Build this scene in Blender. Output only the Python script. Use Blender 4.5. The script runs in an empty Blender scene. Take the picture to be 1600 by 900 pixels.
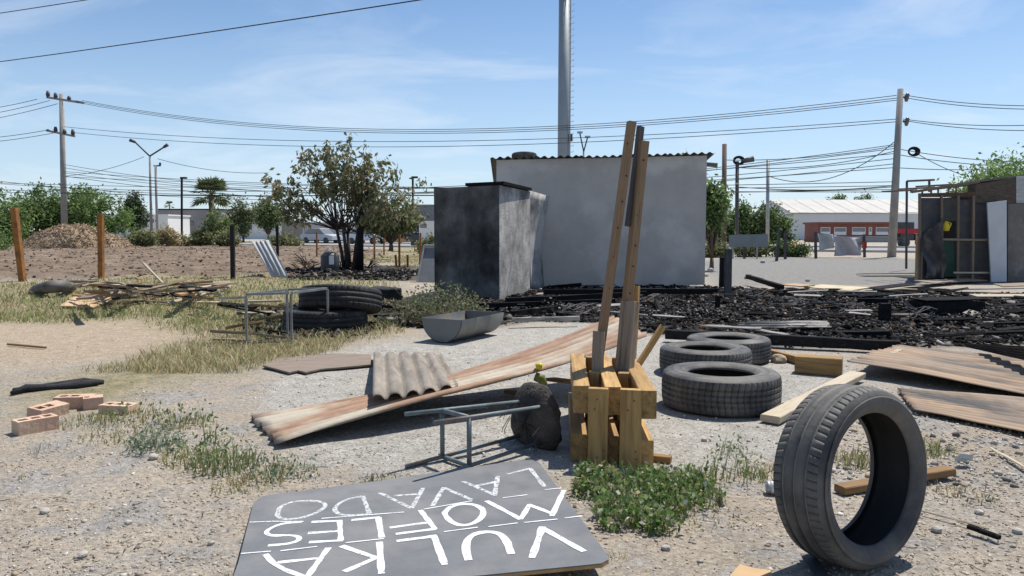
import bpy, math, random
import numpy as np
from mathutils import Vector, Matrix
random.seed(7); rng = np.random.default_rng(11)
sc = bpy.context.scene; COL = sc.collection
rad = math.radians
# ------------------------------------------------------------------ camera, sky, sun
EYE, FPX, HOR = 1.2, 1209.0, 362.0
PITCH = math.atan((450 - HOR) / FPX)
cam = bpy.data.objects.new('camera', bpy.data.cameras.new('camera')); COL.objects.link(cam)
cam.location = (0, 0, EYE); cam.rotation_euler = (math.pi/2 - PITCH, 0, 0)
cam.data.sensor_width = 36; cam.data.lens = 36*FPX/1600; cam.data.clip_start = .05; cam.data.clip_end = 9000
sc.camera = cam
SUN_AZ, SUN_EL = rad(43), rad(63)          # azimuth to the right of the view axis (+Y)
sun = bpy.data.objects.new('sun', bpy.data.lights.new('sun', 'SUN')); COL.objects.link(sun)
sun.data.energy = 4.6; sun.data.angle = rad(.53); sun.data.color = (1, .955, .88)
sd = Vector((math.sin(SUN_AZ)*math.cos(SUN_EL), math.cos(SUN_AZ)*math.cos(SUN_EL), math.sin(SUN_EL)))
sun.rotation_euler = sd.to_track_quat('Z', 'Y').to_euler()
W = bpy.data.worlds.new('World'); sc.world = W; W.use_nodes = True
nt = W.node_tree; N = nt.nodes; L = nt.links; N.clear()
def wn(t, **k):
    n = N.new(t)
    for a, b in k.items(): setattr(n, a, b)
    return n
sky = wn('ShaderNodeTexSky', sky_type='NISHITA', sun_disc=False, sun_elevation=SUN_EL, sun_rotation=SUN_AZ)
sky.air_density = 1.0; sky.dust_density = .2; sky.ozone_density = 2.6; sky.altitude = 500
tc = wn('ShaderNodeTexCoord'); sep = wn('ShaderNodeSeparateXYZ'); L.new(tc.outputs['Generated'], sep.inputs[0])
den = wn('ShaderNodeMath', operation='ADD'); den.inputs[1].default_value = .16; L.new(sep.outputs['Z'], den.inputs[0])
mx = wn('ShaderNodeMath', operation='MAXIMUM'); mx.inputs[1].default_value = .05; L.new(den.outputs[0], mx.inputs[0])
dx = wn('ShaderNodeMath', operation='DIVIDE'); L.new(sep.outputs['X'], dx.inputs[0]); L.new(mx.outputs[0], dx.inputs[1])
dy = wn('ShaderNodeMath', operation='DIVIDE'); L.new(sep.outputs['Y'], dy.inputs[0]); L.new(mx.outputs[0], dy.inputs[1])
cmb = wn('ShaderNodeCombineXYZ'); L.new(dx.outputs[0], cmb.inputs[0]); L.new(dy.outputs[0], cmb.inputs[1])
mp = wn('ShaderNodeMapping'); mp.inputs['Scale'].default_value = (.9, 1.5, 1); mp.inputs['Rotation'].default_value = (0, 0, .45)
mp.inputs['Location'].default_value = (5.3, 2.9, 0); L.new(cmb.outputs[0], mp.inputs['Vector'])
n1 = wn('ShaderNodeTexNoise'); n1.inputs['Scale'].default_value = 1.15; n1.inputs['Detail'].default_value = 9
n1.inputs['Roughness'].default_value = .56; n1.inputs['Distortion'].default_value = .7; L.new(mp.outputs[0], n1.inputs['Vector'])
cr = wn('ShaderNodeValToRGB'); cr.color_ramp.elements[0].position = .49; cr.color_ramp.elements[1].position = .70
cr.color_ramp.elements[0].color = (0, 0, 0, 1); cr.color_ramp.elements[1].color = (.34, .34, .34, 1); L.new(n1.outputs['Fac'], cr.inputs[0])
hzr = wn('ShaderNodeMapRange', interpolation_type='SMOOTHSTEP'); hzr.inputs[1].default_value = 0; hzr.inputs[2].default_value = .30; hzr.inputs[3].default_value = .62; hzr.inputs[4].default_value = 0; L.new(sep.outputs['Z'], hzr.inputs[0])
mixh = wn('ShaderNodeMix', data_type='RGBA'); L.new(hzr.outputs[0], mixh.inputs[0]); L.new(sky.outputs[0], mixh.inputs[6]); mixh.inputs[7].default_value = (4.7, 5.9, 7.4, 1)
hsv = wn('ShaderNodeHueSaturation'); hsv.inputs['Saturation'].default_value = 1.06; L.new(mixh.outputs[2], hsv.inputs['Color'])
mixc = wn('ShaderNodeMix', data_type='RGBA'); L.new(cr.outputs[0], mixc.inputs[0]); L.new(hsv.outputs[0], mixc.inputs[6])
mixc.inputs[7].default_value = (7.3, 7.7, 8.3, 1)
bg = wn('ShaderNodeBackground'); bg.inputs['Strength'].default_value = .098; L.new(mixc.outputs[2], bg.inputs[0])
wo = wn('ShaderNodeOutputWorld'); L.new(bg.outputs[0], wo.inputs[0])
sc.view_settings.view_transform = 'Standard'; sc.view_settings.look = 'None'; sc.view_settings.gamma = 1
sc.view_settings.exposure = 0.40; sc.view_settings.use_curve_mapping = False
# ------------------------------------------------------------------ surveying: where a sight line meets the ground
CP, SP = math.cos(PITCH), math.sin(PITCH)
def ray(px, py):
    a = (px-800)/FPX; b = -(py-450)/FPX
    return Vector((a, CP + b*SP, -SP + b*CP))
def G(px, py, z=0.0):
    d = ray(px, py); t = (z-EYE)/d.z
    return Vector((0, 0, EYE)) + d*t
def P(px, py, Y):
    d = ray(px, py); return Vector((0, 0, EYE)) + d*(Y/d.y)
def Z(py, Y, px=800): return P(px, py, Y).z
def X(px, Y, py=400): return P(px, py, Y).x
# ------------------------------------------------------------------ numpy noise
def _h(ix, iy, s):
    n = (ix.astype(np.int64)*374761393 + iy.astype(np.int64)*668265263 + s*974711) & 0xffffffff
    n = ((n ^ (n >> 13))*1274126177) & 0xffffffff
    return ((n ^ (n >> 16)) & 0xffff)/65535.0
def vn(x, y, s=0):
    x = np.asarray(x, float); y = np.asarray(y, float)
    ix = np.floor(x); iy = np.floor(y); fx = x-ix; fy = y-iy
    fx = fx*fx*(3-2*fx); fy = fy*fy*(3-2*fy)
    a = _h(ix, iy, s); b = _h(ix+1, iy, s); c = _h(ix, iy+1, s); d = _h(ix+1, iy+1, s)
    return (a*(1-fx)+b*fx)*(1-fy) + (c*(1-fx)+d*fx)*fy
def fbm(x, y, s=0, o=4):
    v = 0; a = .5; t = 0
    for i in range(o):
        v = v + a*vn(np.asarray(x)*2**i, np.asarray(y)*2**i, s+i*17); t += a; a *= .5
    return v/t
# ------------------------------------------------------------------ materials
MATS = {}
def newmat(name):
    m = bpy.data.materials.new(name); m.use_nodes = True; m.node_tree.nodes.clear()
    return m, m.node_tree.nodes, m.node_tree.links
def node(Nn, t, **k):
    n = Nn.new(t)
    for a, b in k.items():
        if a.startswith('i_'):
            n.inputs[a[2:].replace('_', ' ')].default_value = b
        else: setattr(n, a, b)
    return n
def c4(c): return (c[0], c[1], c[2], 1)
def mat(name, c1, c2=None, scale=6, rough=.85, bump=.3, stretch=(1, 1, 1), metal=0, c3=None, c3pos=.62, c3soft=.1, c3scale=3,
        detail=6, jitter=.0, bdist=.01, spec=.3):
    """two-tone noise colour, a third tone in patches, fine bump; object coordinates so each piece carries its own grain"""
    if name in MATS: return MATS[name]
    m, n, l = newmat(name); c2 = c2 or tuple(x*.7 for x in c1)
    t = node(n, 'ShaderNodeTexCoord'); mpn = node(n, 'ShaderNodeMapping'); mpn.inputs['Scale'].default_value = stretch
    oi = node(n, 'ShaderNodeObjectInfo'); ad = node(n, 'ShaderNodeVectorMath', operation='ADD')
    sc_ = node(n, 'ShaderNodeMath', operation='MULTIPLY'); sc_.inputs[1].default_value = 37.0
    l.new(oi.outputs['Random'], sc_.inputs[0]); l.new(t.outputs['Object'], ad.inputs[0]); l.new(sc_.outputs[0], ad.inputs[1])
    l.new(ad.outputs[0], mpn.inputs['Vector'])
    a = node(n, 'ShaderNodeTexNoise', i_Scale=scale, i_Detail=detail, i_Roughness=.62); l.new(mpn.outputs[0], a.inputs['Vector'])
    r = node(n, 'ShaderNodeValToRGB'); e = r.color_ramp.elements; e[0].position = .33; e[1].position = .67
    e[0].color = c4(c2); e[1].color = c4(c1); l.new(a.outputs['Fac'], r.inputs[0]); out = r.outputs[0]
    if c3:
        b = node(n, 'ShaderNodeTexNoise', i_Scale=c3scale, i_Detail=7, i_Roughness=.6); l.new(mpn.outputs[0] if stretch != (1, 1, 1) else ad.outputs[0], b.inputs['Vector'])
        q = node(n, 'ShaderNodeMapRange'); q.inputs[1].default_value = c3pos-c3soft; q.inputs[2].default_value = c3pos+c3soft
        l.new(b.outputs['Fac'], q.inputs[0]); x = node(n, 'ShaderNodeMix', data_type='RGBA'); l.new(q.outputs[0], x.inputs[0])
        l.new(out, x.inputs[6]); x.inputs[7].default_value = c4(c3); out = x.outputs[2]
    if jitter:
        hs = node(n, 'ShaderNodeHueSaturation'); mr = node(n, 'ShaderNodeMapRange'); mr.inputs[3].default_value = 1-jitter; mr.inputs[4].default_value = 1+jitter
        l.new(oi.outputs['Random'], mr.inputs[0]); l.new(mr.outputs[0], hs.inputs['Value']); l.new(out, hs.inputs['Color']); out = hs.outputs[0]
    p = node(n, 'ShaderNodeBsdfPrincipled'); p.inputs['Roughness'].default_value = rough; p.inputs['Metallic'].default_value = metal
    p.inputs['Specular IOR Level'].default_value = spec
    l.new(out, p.inputs['Base Color'])
    if bump:
        f = node(n, 'ShaderNodeTexNoise', i_Scale=scale*5, i_Detail=4); l.new(mpn.outputs[0], f.inputs['Vector'])
        bm = node(n, 'ShaderNodeBump'); bm.inputs['Strength'].default_value = bump; bm.inputs['Distance'].default_value = bdist
        l.new(f.outputs['Fac'], bm.inputs['Height']); l.new(bm.outputs[0], p.inputs['Normal'])
    o = node(n, 'ShaderNodeOutputMaterial'); l.new(p.outputs[0], o.inputs[0]); MATS[name] = m
    return m
def colmat(name, rough=.9, trans=0.0, bump=0):
    """base colour from the per-piece 'Col' attribute"""
    if name in MATS: return MATS[name]
    m, n, l = newmat(name); a = node(n, 'ShaderNodeAttribute', attribute_name='Col')
    p = node(n, 'ShaderNodeBsdfPrincipled'); p.inputs['Roughness'].default_value = rough; p.inputs['Specular IOR Level'].default_value = .25 if trans else .06
    l.new(a.outputs['Color'], p.inputs['Base Color']); o = node(n, 'ShaderNodeOutputMaterial')
    if trans:
        t = node(n, 'ShaderNodeBsdfTranslucent'); l.new(a.outputs['Color'], t.inputs[0]); x = node(n, 'ShaderNodeMixShader'); x.inputs[0].default_value = trans
        l.new(p.outputs[0], x.inputs[1]); l.new(t.outputs[0], x.inputs[2]); l.new(x.outputs[0], o.inputs[0])
    else: l.new(p.outputs[0], o.inputs[0])
    MATS[name] = m; return m
wood_new = mat('pine_wood', (.47, .295, .115), (.31, .18, .065), 3, .75, .4, (1, 14, 14), c3=(.15, .09, .045), c3pos=.62, c3soft=.13, c3scale=2.2, jitter=.26)
wood_old = mat('weathered_wood', (.34, .27, .20), (.20, .155, .115), 3, .85, .35, (1, 16, 16), c3=(.10, .085, .07), c3pos=.62, c3scale=2, jitter=.25)
wood_pale = mat('pale_wood', (.50, .43, .33), (.36, .30, .22), 3, .85, .3, (1, 14, 14), c3=(.24, .2, .15), c3pos=.65, jitter=.15)
wood_brown = mat('brown_wood', (.36, .22, .10), (.22, .125, .055), 3, .8, .3, (1, 14, 14), c3=(.10, .06, .03), c3pos=.62, jitter=.2)
charred = mat('charred_wood', (.028, .027, .028), (.012, .012, .013), 14, .8, .9, (1, 3, 3), c3=(.11, .105, .10), c3pos=.70, c3soft=.05, c3scale=7, bdist=.02, jitter=.3, spec=.08)
ply = mat('plywood', (.46, .33, .20), (.36, .25, .15), 2.5, .85, .2, (1, 6, 1), c3=(.25, .19, .13), c3pos=.62)
rubber = mat('tyre_rubber', (.066, .067, .070), (.045, .045, .047), 9, .66, .25, c3=(.185, .17, .15), c3pos=.56, c3soft=.16, c3scale=3.4)
rubber_in = mat('tyre_liner', (.018, .018, .019), (.011, .011, .012), 8, .6, .15)
steel = mat('galvanised_steel', (.42, .43, .44), (.30, .31, .32), 5, .5, .1, metal=.5)
steel_dk = mat('dark_steel', (.10, .10, .105), (.055, .055, .06), 6, .6, .2, metal=.4, c3=(.16, .09, .05), c3pos=.66)
pole_grey = mat('pole_concrete', (.33, .32, .305), (.25, .24, .23), 2, .9, .2)
pole_wood = mat('pole_wood', (.20, .155, .12), (.12, .095, .075), 3, .9, .3, (8, 8, 1))
rustpost = mat('rusty_post', (.34, .15, .04), (.20, .085, .03), 8, .85, .4, c3=(.09, .05, .03), c3pos=.64)
blackpost = mat('black_post', (.022, .021, .022), (.012, .012, .012), 8, .85, .5)
white = mat('white_paint', (.78, .79, .79), (.68, .69, .70), 3, .75, .1)
# ------------------------------------------------------------------ object helpers
def tag(o, label=None, cat=None, group=None, kind=None):
    if label: o['label'] = label
    if cat: o['category'] = cat
    if group: o['group'] = group
    if kind: o['kind'] = kind
    return o
def thing(name, label, cat, loc, group=None):
    o = bpy.data.objects.new(name, None); COL.objects.link(o); o.location = loc; o.empty_display_size = .1
    return tag(o, label, cat, group)
def link(me, name, m, parent=None, M=None, loc=None):
    o = bpy.data.objects.new(name, me); COL.objects.link(o)
    if m and len(me.materials) == 0: me.materials.append(m)
    if M is None: M = Matrix.Translation(loc) if loc is not None else Matrix()
    if parent:
        PW = parent.matrix_basis.copy(); q = parent.parent
        while q: PW = q.matrix_basis @ PW; q = q.parent
        o.parent = parent; o.matrix_basis = PW.inverted() @ M
    else: o.matrix_basis = M
    return o
def npmesh(V, F, cols=None, smooth=False):
    """V (n,3), F (m,k) -> mesh"""
    V = np.asarray(V, np.float32); F = np.asarray(F, np.int32); k = F.shape[1]
    me = bpy.data.meshes.new('m'); me.vertices.add(len(V)); me.vertices.foreach_set('co', V.ravel())
    me.loops.add(F.size); me.loops.foreach_set('vertex_index', F.ravel()); me.polygons.add(len(F))
    me.polygons.foreach_set('loop_start', np.arange(0, F.size, k, dtype=np.int32)); me.polygons.foreach_set('loop_total', np.full(len(F), k, np.int32))
    if smooth: me.polygons.foreach_set('use_smooth', np.ones(len(F), bool))
    if cols is not None:
        cc = np.ones((len(V), 4), np.float32); cc[:, :3] = cols
        at = me.attributes.new('Col', 'FLOAT_COLOR', 'POINT'); at.data.foreach_set('color', cc.ravel())
    me.update(calc_edges=True); return me
class MB:
    """collects shapes in world coordinates; build() makes ONE mesh object, origin at its base"""
    def __init__(s): s.v = []; s.f = []
    def add(s, v, f):
        b = len(s.v); s.v += [tuple(q) for q in v]; s.f += [tuple(i+b for i in q) for q in f]; return s
    def box(s, c, d, rz=0):
        cx, cy, cz = c; a, b, h = d[0]/2, d[1]/2, d[2]/2; co, si = math.cos(rz), math.sin(rz)
        v = [(cx+co*x-si*y, cy+si*x+co*y, cz+z) for z in (-h, h) for x, y in ((-a, -b), (a, -b), (a, b), (-a, b))]
        return s.add(v, [(3, 2, 1, 0), (4, 5, 6, 7), (0, 1, 5, 4), (1, 2, 6, 5), (2, 3, 7, 6), (3, 0, 4, 7)])
    def prism(s, pts, off):
        n = len(pts); off = Vector(off); a = [Vector(p) for p in pts]
        return s.add(a + [p+off for p in a], [tuple(range(n))[::-1], tuple(range(n, 2*n))] + [(i, (i+1) % n, n+(i+1) % n, n+i) for i in range(n)])
    def tube(s, pts, r, seg=6, cap=True):
        pts = [Vector(p) for p in pts]; rs = r if isinstance(r, (list, tuple)) else [r]*len(pts); v = []; f = []
        for i, p in enumerate(pts):
            t = (pts[min(i+1, len(pts)-1)] - pts[max(i-1, 0)]).normalized()
            u = t.cross(Vector((0, 0, 1)) if abs(t.z) < .9 else Vector((1, 0, 0))).normalized(); w = t.cross(u)
            v += [p + (u*math.cos(k*2*math.pi/seg) + w*math.sin(k*2*math.pi/seg))*rs[i] for k in range(seg)]
        for i in range(len(pts)-1):
            f += [(i*seg+k, i*seg+(k+1) % seg, (i+1)*seg+(k+1) % seg, (i+1)*seg+k) for k in range(seg)]
        if cap: f += [tuple(range(seg))[::-1], tuple((len(pts)-1)*seg+k for k in range(seg))]
        return s.add(v, f)
    def build(s, name, m, parent=None, smooth=False):
        V = np.array(s.v); b = Vector(((V[:, 0].min()+V[:, 0].max())/2, (V[:, 1].min()+V[:, 1].max())/2, V[:, 2].min()))
        me = bpy.data.meshes.new(name); me.from_pydata([tuple(Vector(q)-b) for q in s.v], [], s.f); me.update()
        if smooth:
            for p in me.polygons: p.use_smooth = True
        import bmesh
        bm = bmesh.new(); bm.from_mesh(me); bmesh.ops.recalc_face_normals(bm, faces=bm.faces); bm.to_mesh(me); bm.free()
        return link(me, name, m, parent, Matrix.Translation(b))
def frame(p0, p1, roll=0):
    p0 = Vector(p0); p1 = Vector(p1); x = (p1-p0).normalized()
    y = Vector((0, 0, 1)).cross(x)
    if y.length < 1e-3: y = Vector((0, 1, 0))
    y.normalize(); z = x.cross(y); R = Matrix((x, y, z)).transposed().to_4x4()
    return Matrix.Translation((p0+p1)/2) @ R @ Matrix.Rotation(roll, 4, 'X')
def plank_mesh(Ln, w, h, jit=.0, seg=1, chamfer=.0, char=0):
    """a sawn or burnt timber lying along X"""
    c = min(chamfer, w*.4, h*.4)
    prof = [(-w/2+c, -h/2), (w/2-c, -h/2), (w/2, -h/2+c), (w/2, h/2-c), (w/2-c, h/2), (-w/2+c, h/2), (-w/2, h/2-c), (-w/2, -h/2+c)] if c > 0 else \
           [(-w/2, -h/2), (w/2, -h/2), (w/2, h/2), (-w/2, h/2)]
    k = len(prof); v = []; f = []; bow = random.uniform(-1, 1)*jit
    for i in range(seg+1):
        u = i/seg; x = (u-.5)*Ln; t = 1 - char*random.random()*.6
        for (a, b) in prof:
            e = jit*.25
            v.append((x+random.uniform(-e, e)*2, a*t+random.uniform(-e, e)+bow*(4*u*(1-u)), b*t+random.uniform(-e, e)))
    for i in range(seg): f += [(i*k+j, (i+1)*k+j, (i+1)*k+(j+1) % k, i*k+(j+1) % k) for j in range(k)]
    f += [tuple(range(k)), tuple(seg*k+j for j in range(k))[::-1]]
    me = bpy.data.meshes.new('timber'); me.from_pydata(v, [], [q[::-1] for q in f]); me.update(); return me
def timber(name, p0, p1, w, h, m, parent=None, roll=0, jit=.004, seg=4, chamfer=.004, char=0):
    Ln = (Vector(p1)-Vector(p0)).length
    return link(plank_mesh(Ln, w, h, jit, seg, chamfer, char), name, m, parent, frame(p0, p1, roll))
def sheet(name, c00, c10, c01, c11, m, waves=8, amp=.012, thick=.003, nu=24, nv=None, parent=None, bulge=None, rag=.0, trap=False, seed=1):
    """corrugated sheet: u along the ridges (c00->c10), v across (c00->c01)"""
    nv = nv or waves*6; A, B, C, D = [Vector(q) for q in (c00, c10, c01, c11)]; nrm = (B-A).cross(C-A).normalized()
    if nrm.z < 0: nrm = -nrm
    pts = []; rs = np.random.default_rng(seed); ru = rs.uniform(-1, 1, nv+1)*rag; rv = rs.uniform(-1, 1, nv+1)*rag
    ru = np.convolve(ru, np.ones(3)/3, 'same'); rv = np.convolve(rv, np.ones(3)/3, 'same')
    for i in range(nu+1):
        for j in range(nv+1):
            v = j/nv; u = i/nu; u2 = ru[j] + u*(1-ru[j]+rv[j])
            p = A*(1-u2)*(1-v) + B*u2*(1-v) + C*(1-u2)*v + D*u2*v
            w = math.sin(v*waves*2*math.pi)
            if trap: w = max(-1, min(1, w*2.2+.5))
            p = p + nrm*(w*amp)
            p = p + nrm*(float(fbm(u*3+seed, v*3, seed, 2))-.5)*amp*1.6
            if bulge: p = p + Vector(bulge(u, v))
            pts.append(p)
    k = nv+1; n = len(pts); b = sum(pts, Vector())/n
    V = [p-b for p in pts] + [p-b-nrm*thick for p in pts]
    F = []
    for i in range(nu):
        for j in range(nv):
            q = (i*k+j, (i+1)*k+j, (i+1)*k+j+1, i*k+j+1); F.append(q); F.append(tuple(x+n for x in q[::-1]))
    for i in range(nu):
        for j, fl in ((0, 0), (nv, 1)):
            q = (i*k+j, (i+1)*k+j, (i+1)*k+j+n, i*k+j+n); F.append(q[::-1] if not fl else q)
    for j in range(nv):
        for i, fl in ((0, 1), (nu, 0)):
            q = (i*k+j, i*k+j+1, i*k+j+1+n, i*k+j+n); F.append(q[::-1] if not fl else q)
    me = npmesh(np.array([tuple(p) for p in V]), np.array(F), smooth=False)
    x = (B-A).normalized(); y = nrm.cross(x).normalized(); R = Matrix((x, y, nrm)).transposed().to_4x4()
    me.transform(R.inverted())
    return link(me, name, m, parent, Matrix.Translation(b) @ R)
# ------------------------------------------------------------------ ground: one sheet to the horizon, zones surveyed in world metres
def poly(pix): return np.array([tuple(G(*p).xy) for p in pix])
def pmask(x, y, pg, soft, warp=.5, s=0, fr=1.0):
    d = np.hypot(x, y); k = np.clip(d/6, .35, 4)
    wx = x + (fbm(x*fr/k, y*fr/k, 31+s, 3)-.5)*2*warp*k; wy = y + (fbm(x*fr/k, y*fr/k, 77+s, 3)-.5)*2*warp*k
    ins = np.zeros(x.shape, bool); dm = np.full(x.shape, 1e9); n = len(pg)
    for i in range(n):
        ax, ay = pg[i]; bx, by = pg[(i+1) % n]
        c = ((ay > wy) != (by > wy)) & (wx < (bx-ax)*(wy-ay)/((by-ay) if abs(by-ay) > 1e-9 else 1e-9)+ax); ins ^= c
        ex, ey = bx-ax, by-ay; t = np.clip(((wx-ax)*ex+(wy-ay)*ey)/(ex*ex+ey*ey+1e-12), 0, 1)
        dm = np.minimum(dm, np.hypot(wx-ax-t*ex, wy-ay-t*ey))
    return np.clip(.5 + np.where(ins, dm, -dm)/(soft*k), 0, 1)
PG = dict(
    char=poly([(585, 490), (600, 468), (690, 470), (790, 462), (860, 450), (1110, 448), (1160, 452), (1300, 457), (1450, 458), (1700, 462), (1800, 500), (1700, 536), (1480, 540), (1400, 547), (1200, 541), (1040, 520), (980, 505), (860, 503), (780, 512), (640, 508)]),
    char2=poly([(470, 425), (560, 416), (690, 416), (690, 440), (560, 437), (480, 437)]),
    char3=poly([(400, 500), (440, 480), (600, 470), (640, 490), (610, 515), (560, 530), (430, 532)]),
    grass=poly([(-400, 478), (-100, 440), (60, 440), (200, 436), (380, 430), (560, 436), (640, 442), (670, 480), (660, 525), (560, 548), (400, 566), (300, 596), (215, 625), (130, 640), (110, 605), (250, 560), (330, 530), (250, 500), (-100, 500)]),
    grassr=poly([(600, 384), (700, 384), (760, 416), (640, 416), (580, 410)]),
    tan=poly([(-500, 495), (320, 495), (330, 525), (230, 560), (60, 575), (-500, 600)]),
    light=poly([(330, 640), (410, 580), (560, 545), (660, 530), (800, 512), (880, 505), (1000, 520), (1180, 545), (1330, 560), (1420, 600), (1300, 660), (1240, 700), (1100, 735), (880, 745), (760, 735), (560, 742), (480, 735), (400, 690)]),
    gravel=poly([(1300, 640), (1420, 610), (1800, 650), (1800, 800), (1500, 760), (1300, 730)]),
    asph=poly([(1080, 416), (1120, 402), (1430, 405), (1800, 420), (1700, 445), (1300, 446), (1090, 448)]))
PLOUGH = np.array([(-60, 19.3), (-4.8, 19.5), (-4.2, 24), (-7, 45), (-12, 62), (-90, 100)])
def zones(x, y):
    z = {}
    z['char'] = np.maximum(np.maximum(pmask(x, y, PG['char'], .25, .25, 1), pmask(x, y, PG['char2'], .3, .3, 2)), pmask(x, y, PG['char3'], .3, .3, 3))
    z['grass'] = np.maximum(pmask(x, y, PG['grass'], .5, .6, 4), pmask(x, y, PG['grassr'], .5, .6, 5))
    z['tan'] = pmask(x, y, PG['tan'], .5, .5, 6); z['light'] = pmask(x, y, PG['light'], .35, .35, 7)
    z['asph'] = pmask(x, y, PG['asph'], .2, .2, 8); z['plough'] = pmask(x, y, PLOUGH, .5, .4, 9); z['gravel'] = pmask(x, y, PG['gravel'], .4, .4, 10)
    return z
def hgt(x, y, z=None):
    z = z or zones(x, y); d = np.hypot(x, y)
    fade = np.clip(1.4 - d/40, 0, 1)
    h = (fbm(x*1.1, y*1.1, 3, 4)-.55)*.03*fade + (fbm(x*9, y*9, 5, 3)-.5)*.010*np.clip(1.3-d/9, 0, 1)
    h = h + z['char']*(fbm(x*2.3, y*2.3, 8, 4)-.42)*.12 + z['plough']*(fbm(x*.9, y*1.5, 9, 4)-.45)*.38
    return h*np.clip(1-z['asph']*.9, 0, 1)
rows = np.concatenate([np.linspace(-8, 1.9, 34), 2*np.exp(np.linspace(0, math.log(260), 640)), np.array([700, 1200, 2500, 6000.])])
us = np.sinh(np.linspace(-1.9, 1.9, 430))/math.sinh(1.9)*1.5
gx = us[None, :]*(np.maximum(rows, 0)+6)[:, None]; gy = np.repeat(rows[:, None], len(us), 1)
x = gx.ravel(); y = gy.ravel(); zz = zones(x, y); hz = hgt(x, y, zz)
nr, nc = gx.shape; idx = np.arange(nr*nc).reshape(nr, nc)
F = np.stack([idx[:-1, :-1], idx[:-1, 1:], idx[1:, 1:], idx[1:, :-1]], -1).reshape(-1, 4)
gme = npmesh(np.stack([x, y, hz], -1), F, smooth=True)
for nm, ch in (('zoneA', ('light', 'grass', 'char')), ('zoneB', ('tan', 'asph', 'plough'))):
    cc = np.ones((len(x), 4), np.float32)
    for i, c in enumerate(ch): cc[:, i] = zz[c]
    gme.attributes.new(nm, 'FLOAT_COLOR', 'POINT').data.foreach_set('color', cc.ravel())
gm, n, l = newmat('lot_ground')
t = node(n, 'ShaderNodeTexCoord'); A = node(n, 'ShaderNodeAttribute', attribute_name='zoneA'); B = node(n, 'ShaderNodeAttribute', attribute_name='zoneB')
sA = node(n, 'ShaderNodeSeparateColor'); l.new(A.outputs['Color'], sA.inputs[0]); sB = node(n, 'ShaderNodeSeparateColor'); l.new(B.outputs['Color'], sB.inputs[0])
def tex(scale, detail=6, rough=.65, ty='ShaderNodeTexNoise'):
    a = node(n, ty); a.inputs['Scale'].default_value = scale; a.inputs['Detail'].default_value = detail
    if ty == 'ShaderNodeTexNoise': a.inputs['Roughness'].default_value = rough
    l.new(t.outputs['Object'], a.inputs['Vector']); return a
def two(f, a, b, p0=.35, p1=.65):
    r = node(n, 'ShaderNodeValToRGB'); e = r.color_ramp.elements; e[0].position = p0; e[1].position = p1; e[0].color = c4(a); e[1].color = c4(b)
    l.new(f, r.inputs[0]); return r.outputs[0]
def mixg(fac, a, b):
    m_ = node(n, 'ShaderNodeMix', data_type='RGBA'); l.new(fac, m_.inputs[0]); l.new(a, m_.inputs[6]); l.new(b, m_.inputs[7]); return m_.outputs[2]
nb = tex(.9, 8); nmid = tex(7, 8); nf = tex(45, 6, .7); nff = tex(160, 3)
npt = tex(2.6, 9, .68); dirt0 = two(nb.outputs['Fac'], (.35, .295, .23), (.46, .40, .325), .35, .68); dg = two(nmid.outputs['Fac'], (.27, .255, .235), (.40, .375, .345)); pf = node(n, 'ShaderNodeMapRange'); pf.inputs[1].default_value = .47; pf.inputs[2].default_value = .60; l.new(npt.outputs['Fac'], pf.inputs[0]); dirt = mixg(pf.outputs[0], dirt0, dg)
lightc = two(nmid.outputs['Fac'], (.345, .325, .29), (.475, .45, .405))
grassc = two(nmid.outputs['Fac'], (.20, .185, .105), (.37, .31, .195)); tanc = two(nmid.outputs['Fac'], (.36, .285, .205), (.46, .375, .28))
plc = two(nb.outputs['Fac'], (.135, .10, .075), (.27, .205, .155)); asc = two(nmid.outputs['Fac'], (.20, .195, .185), (.29, .28, .265))
chc = mixg(pf.outputs[0], two(nmid.outputs['Fac'], (.014, .0135, .014), (.07, .065, .06), .42, .78), two(nmid.outputs['Fac'], (.04, .036, .033), (.19, .15, .12), .40, .72))
c = mixg(sB.outputs[0], dirt, tanc); c = mixg(sB.outputs[2], c, plc); c = mixg(sA.outputs[1], c, grassc); c = mixg(sA.outputs[0], c, lightc); c = mixg(sB.outputs[1], c, asc); c = mixg(sA.outputs[2], c, chc)
vor = node(n, 'ShaderNodeTexVoronoi'); vor.inputs['Scale'].default_value = 75; vor.inputs['Randomness'].default_value = 1; l.new(t.outputs['Object'], vor.inputs['Vector'])
sp = node(n, 'ShaderNodeSeparateColor'); l.new(vor.outputs['Color'], sp.inputs[0])
mr = node(n, 'ShaderNodeMapRange'); mr.inputs[3].default_value = .80; mr.inputs[4].default_value = 1.18; l.new(sp.outputs[0], mr.inputs[0])
mr2 = node(n, 'ShaderNodeMapRange'); mr2.inputs[1].default_value = .3; mr2.inputs[2].default_value = .7; mr2.inputs[3].default_value = .66; mr2.inputs[4].default_value = 1.22; l.new(nf.outputs['Fac'], mr2.inputs[0])
mu = node(n, 'ShaderNodeMath', operation='MULTIPLY'); l.new(mr.outputs[0], mu.inputs[0]); l.new(mr2.outputs[0], mu.inputs[1])
vm = node(n, 'ShaderNodeVectorMath', operation='SCALE'); l.new(c, vm.inputs[0]); l.new(mu.outputs[0], vm.inputs['Scale'])
p = node(n, 'ShaderNodeBsdfPrincipled'); p.inputs['Roughness'].default_value = .95; p.inputs['Specular IOR Level'].default_value = .15; l.new(vm.outputs[0], p.inputs['Base Color'])
nl3 = tex(16, 8, .7); hb = node(n, 'ShaderNodeMath', operation='MULTIPLY_ADD'); l.new(nl3.outputs['Fac'], hb.inputs[0]); hb.inputs[1].default_value = 2.2; l.new(nf.outputs['Fac'], hb.inputs[2])
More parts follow.
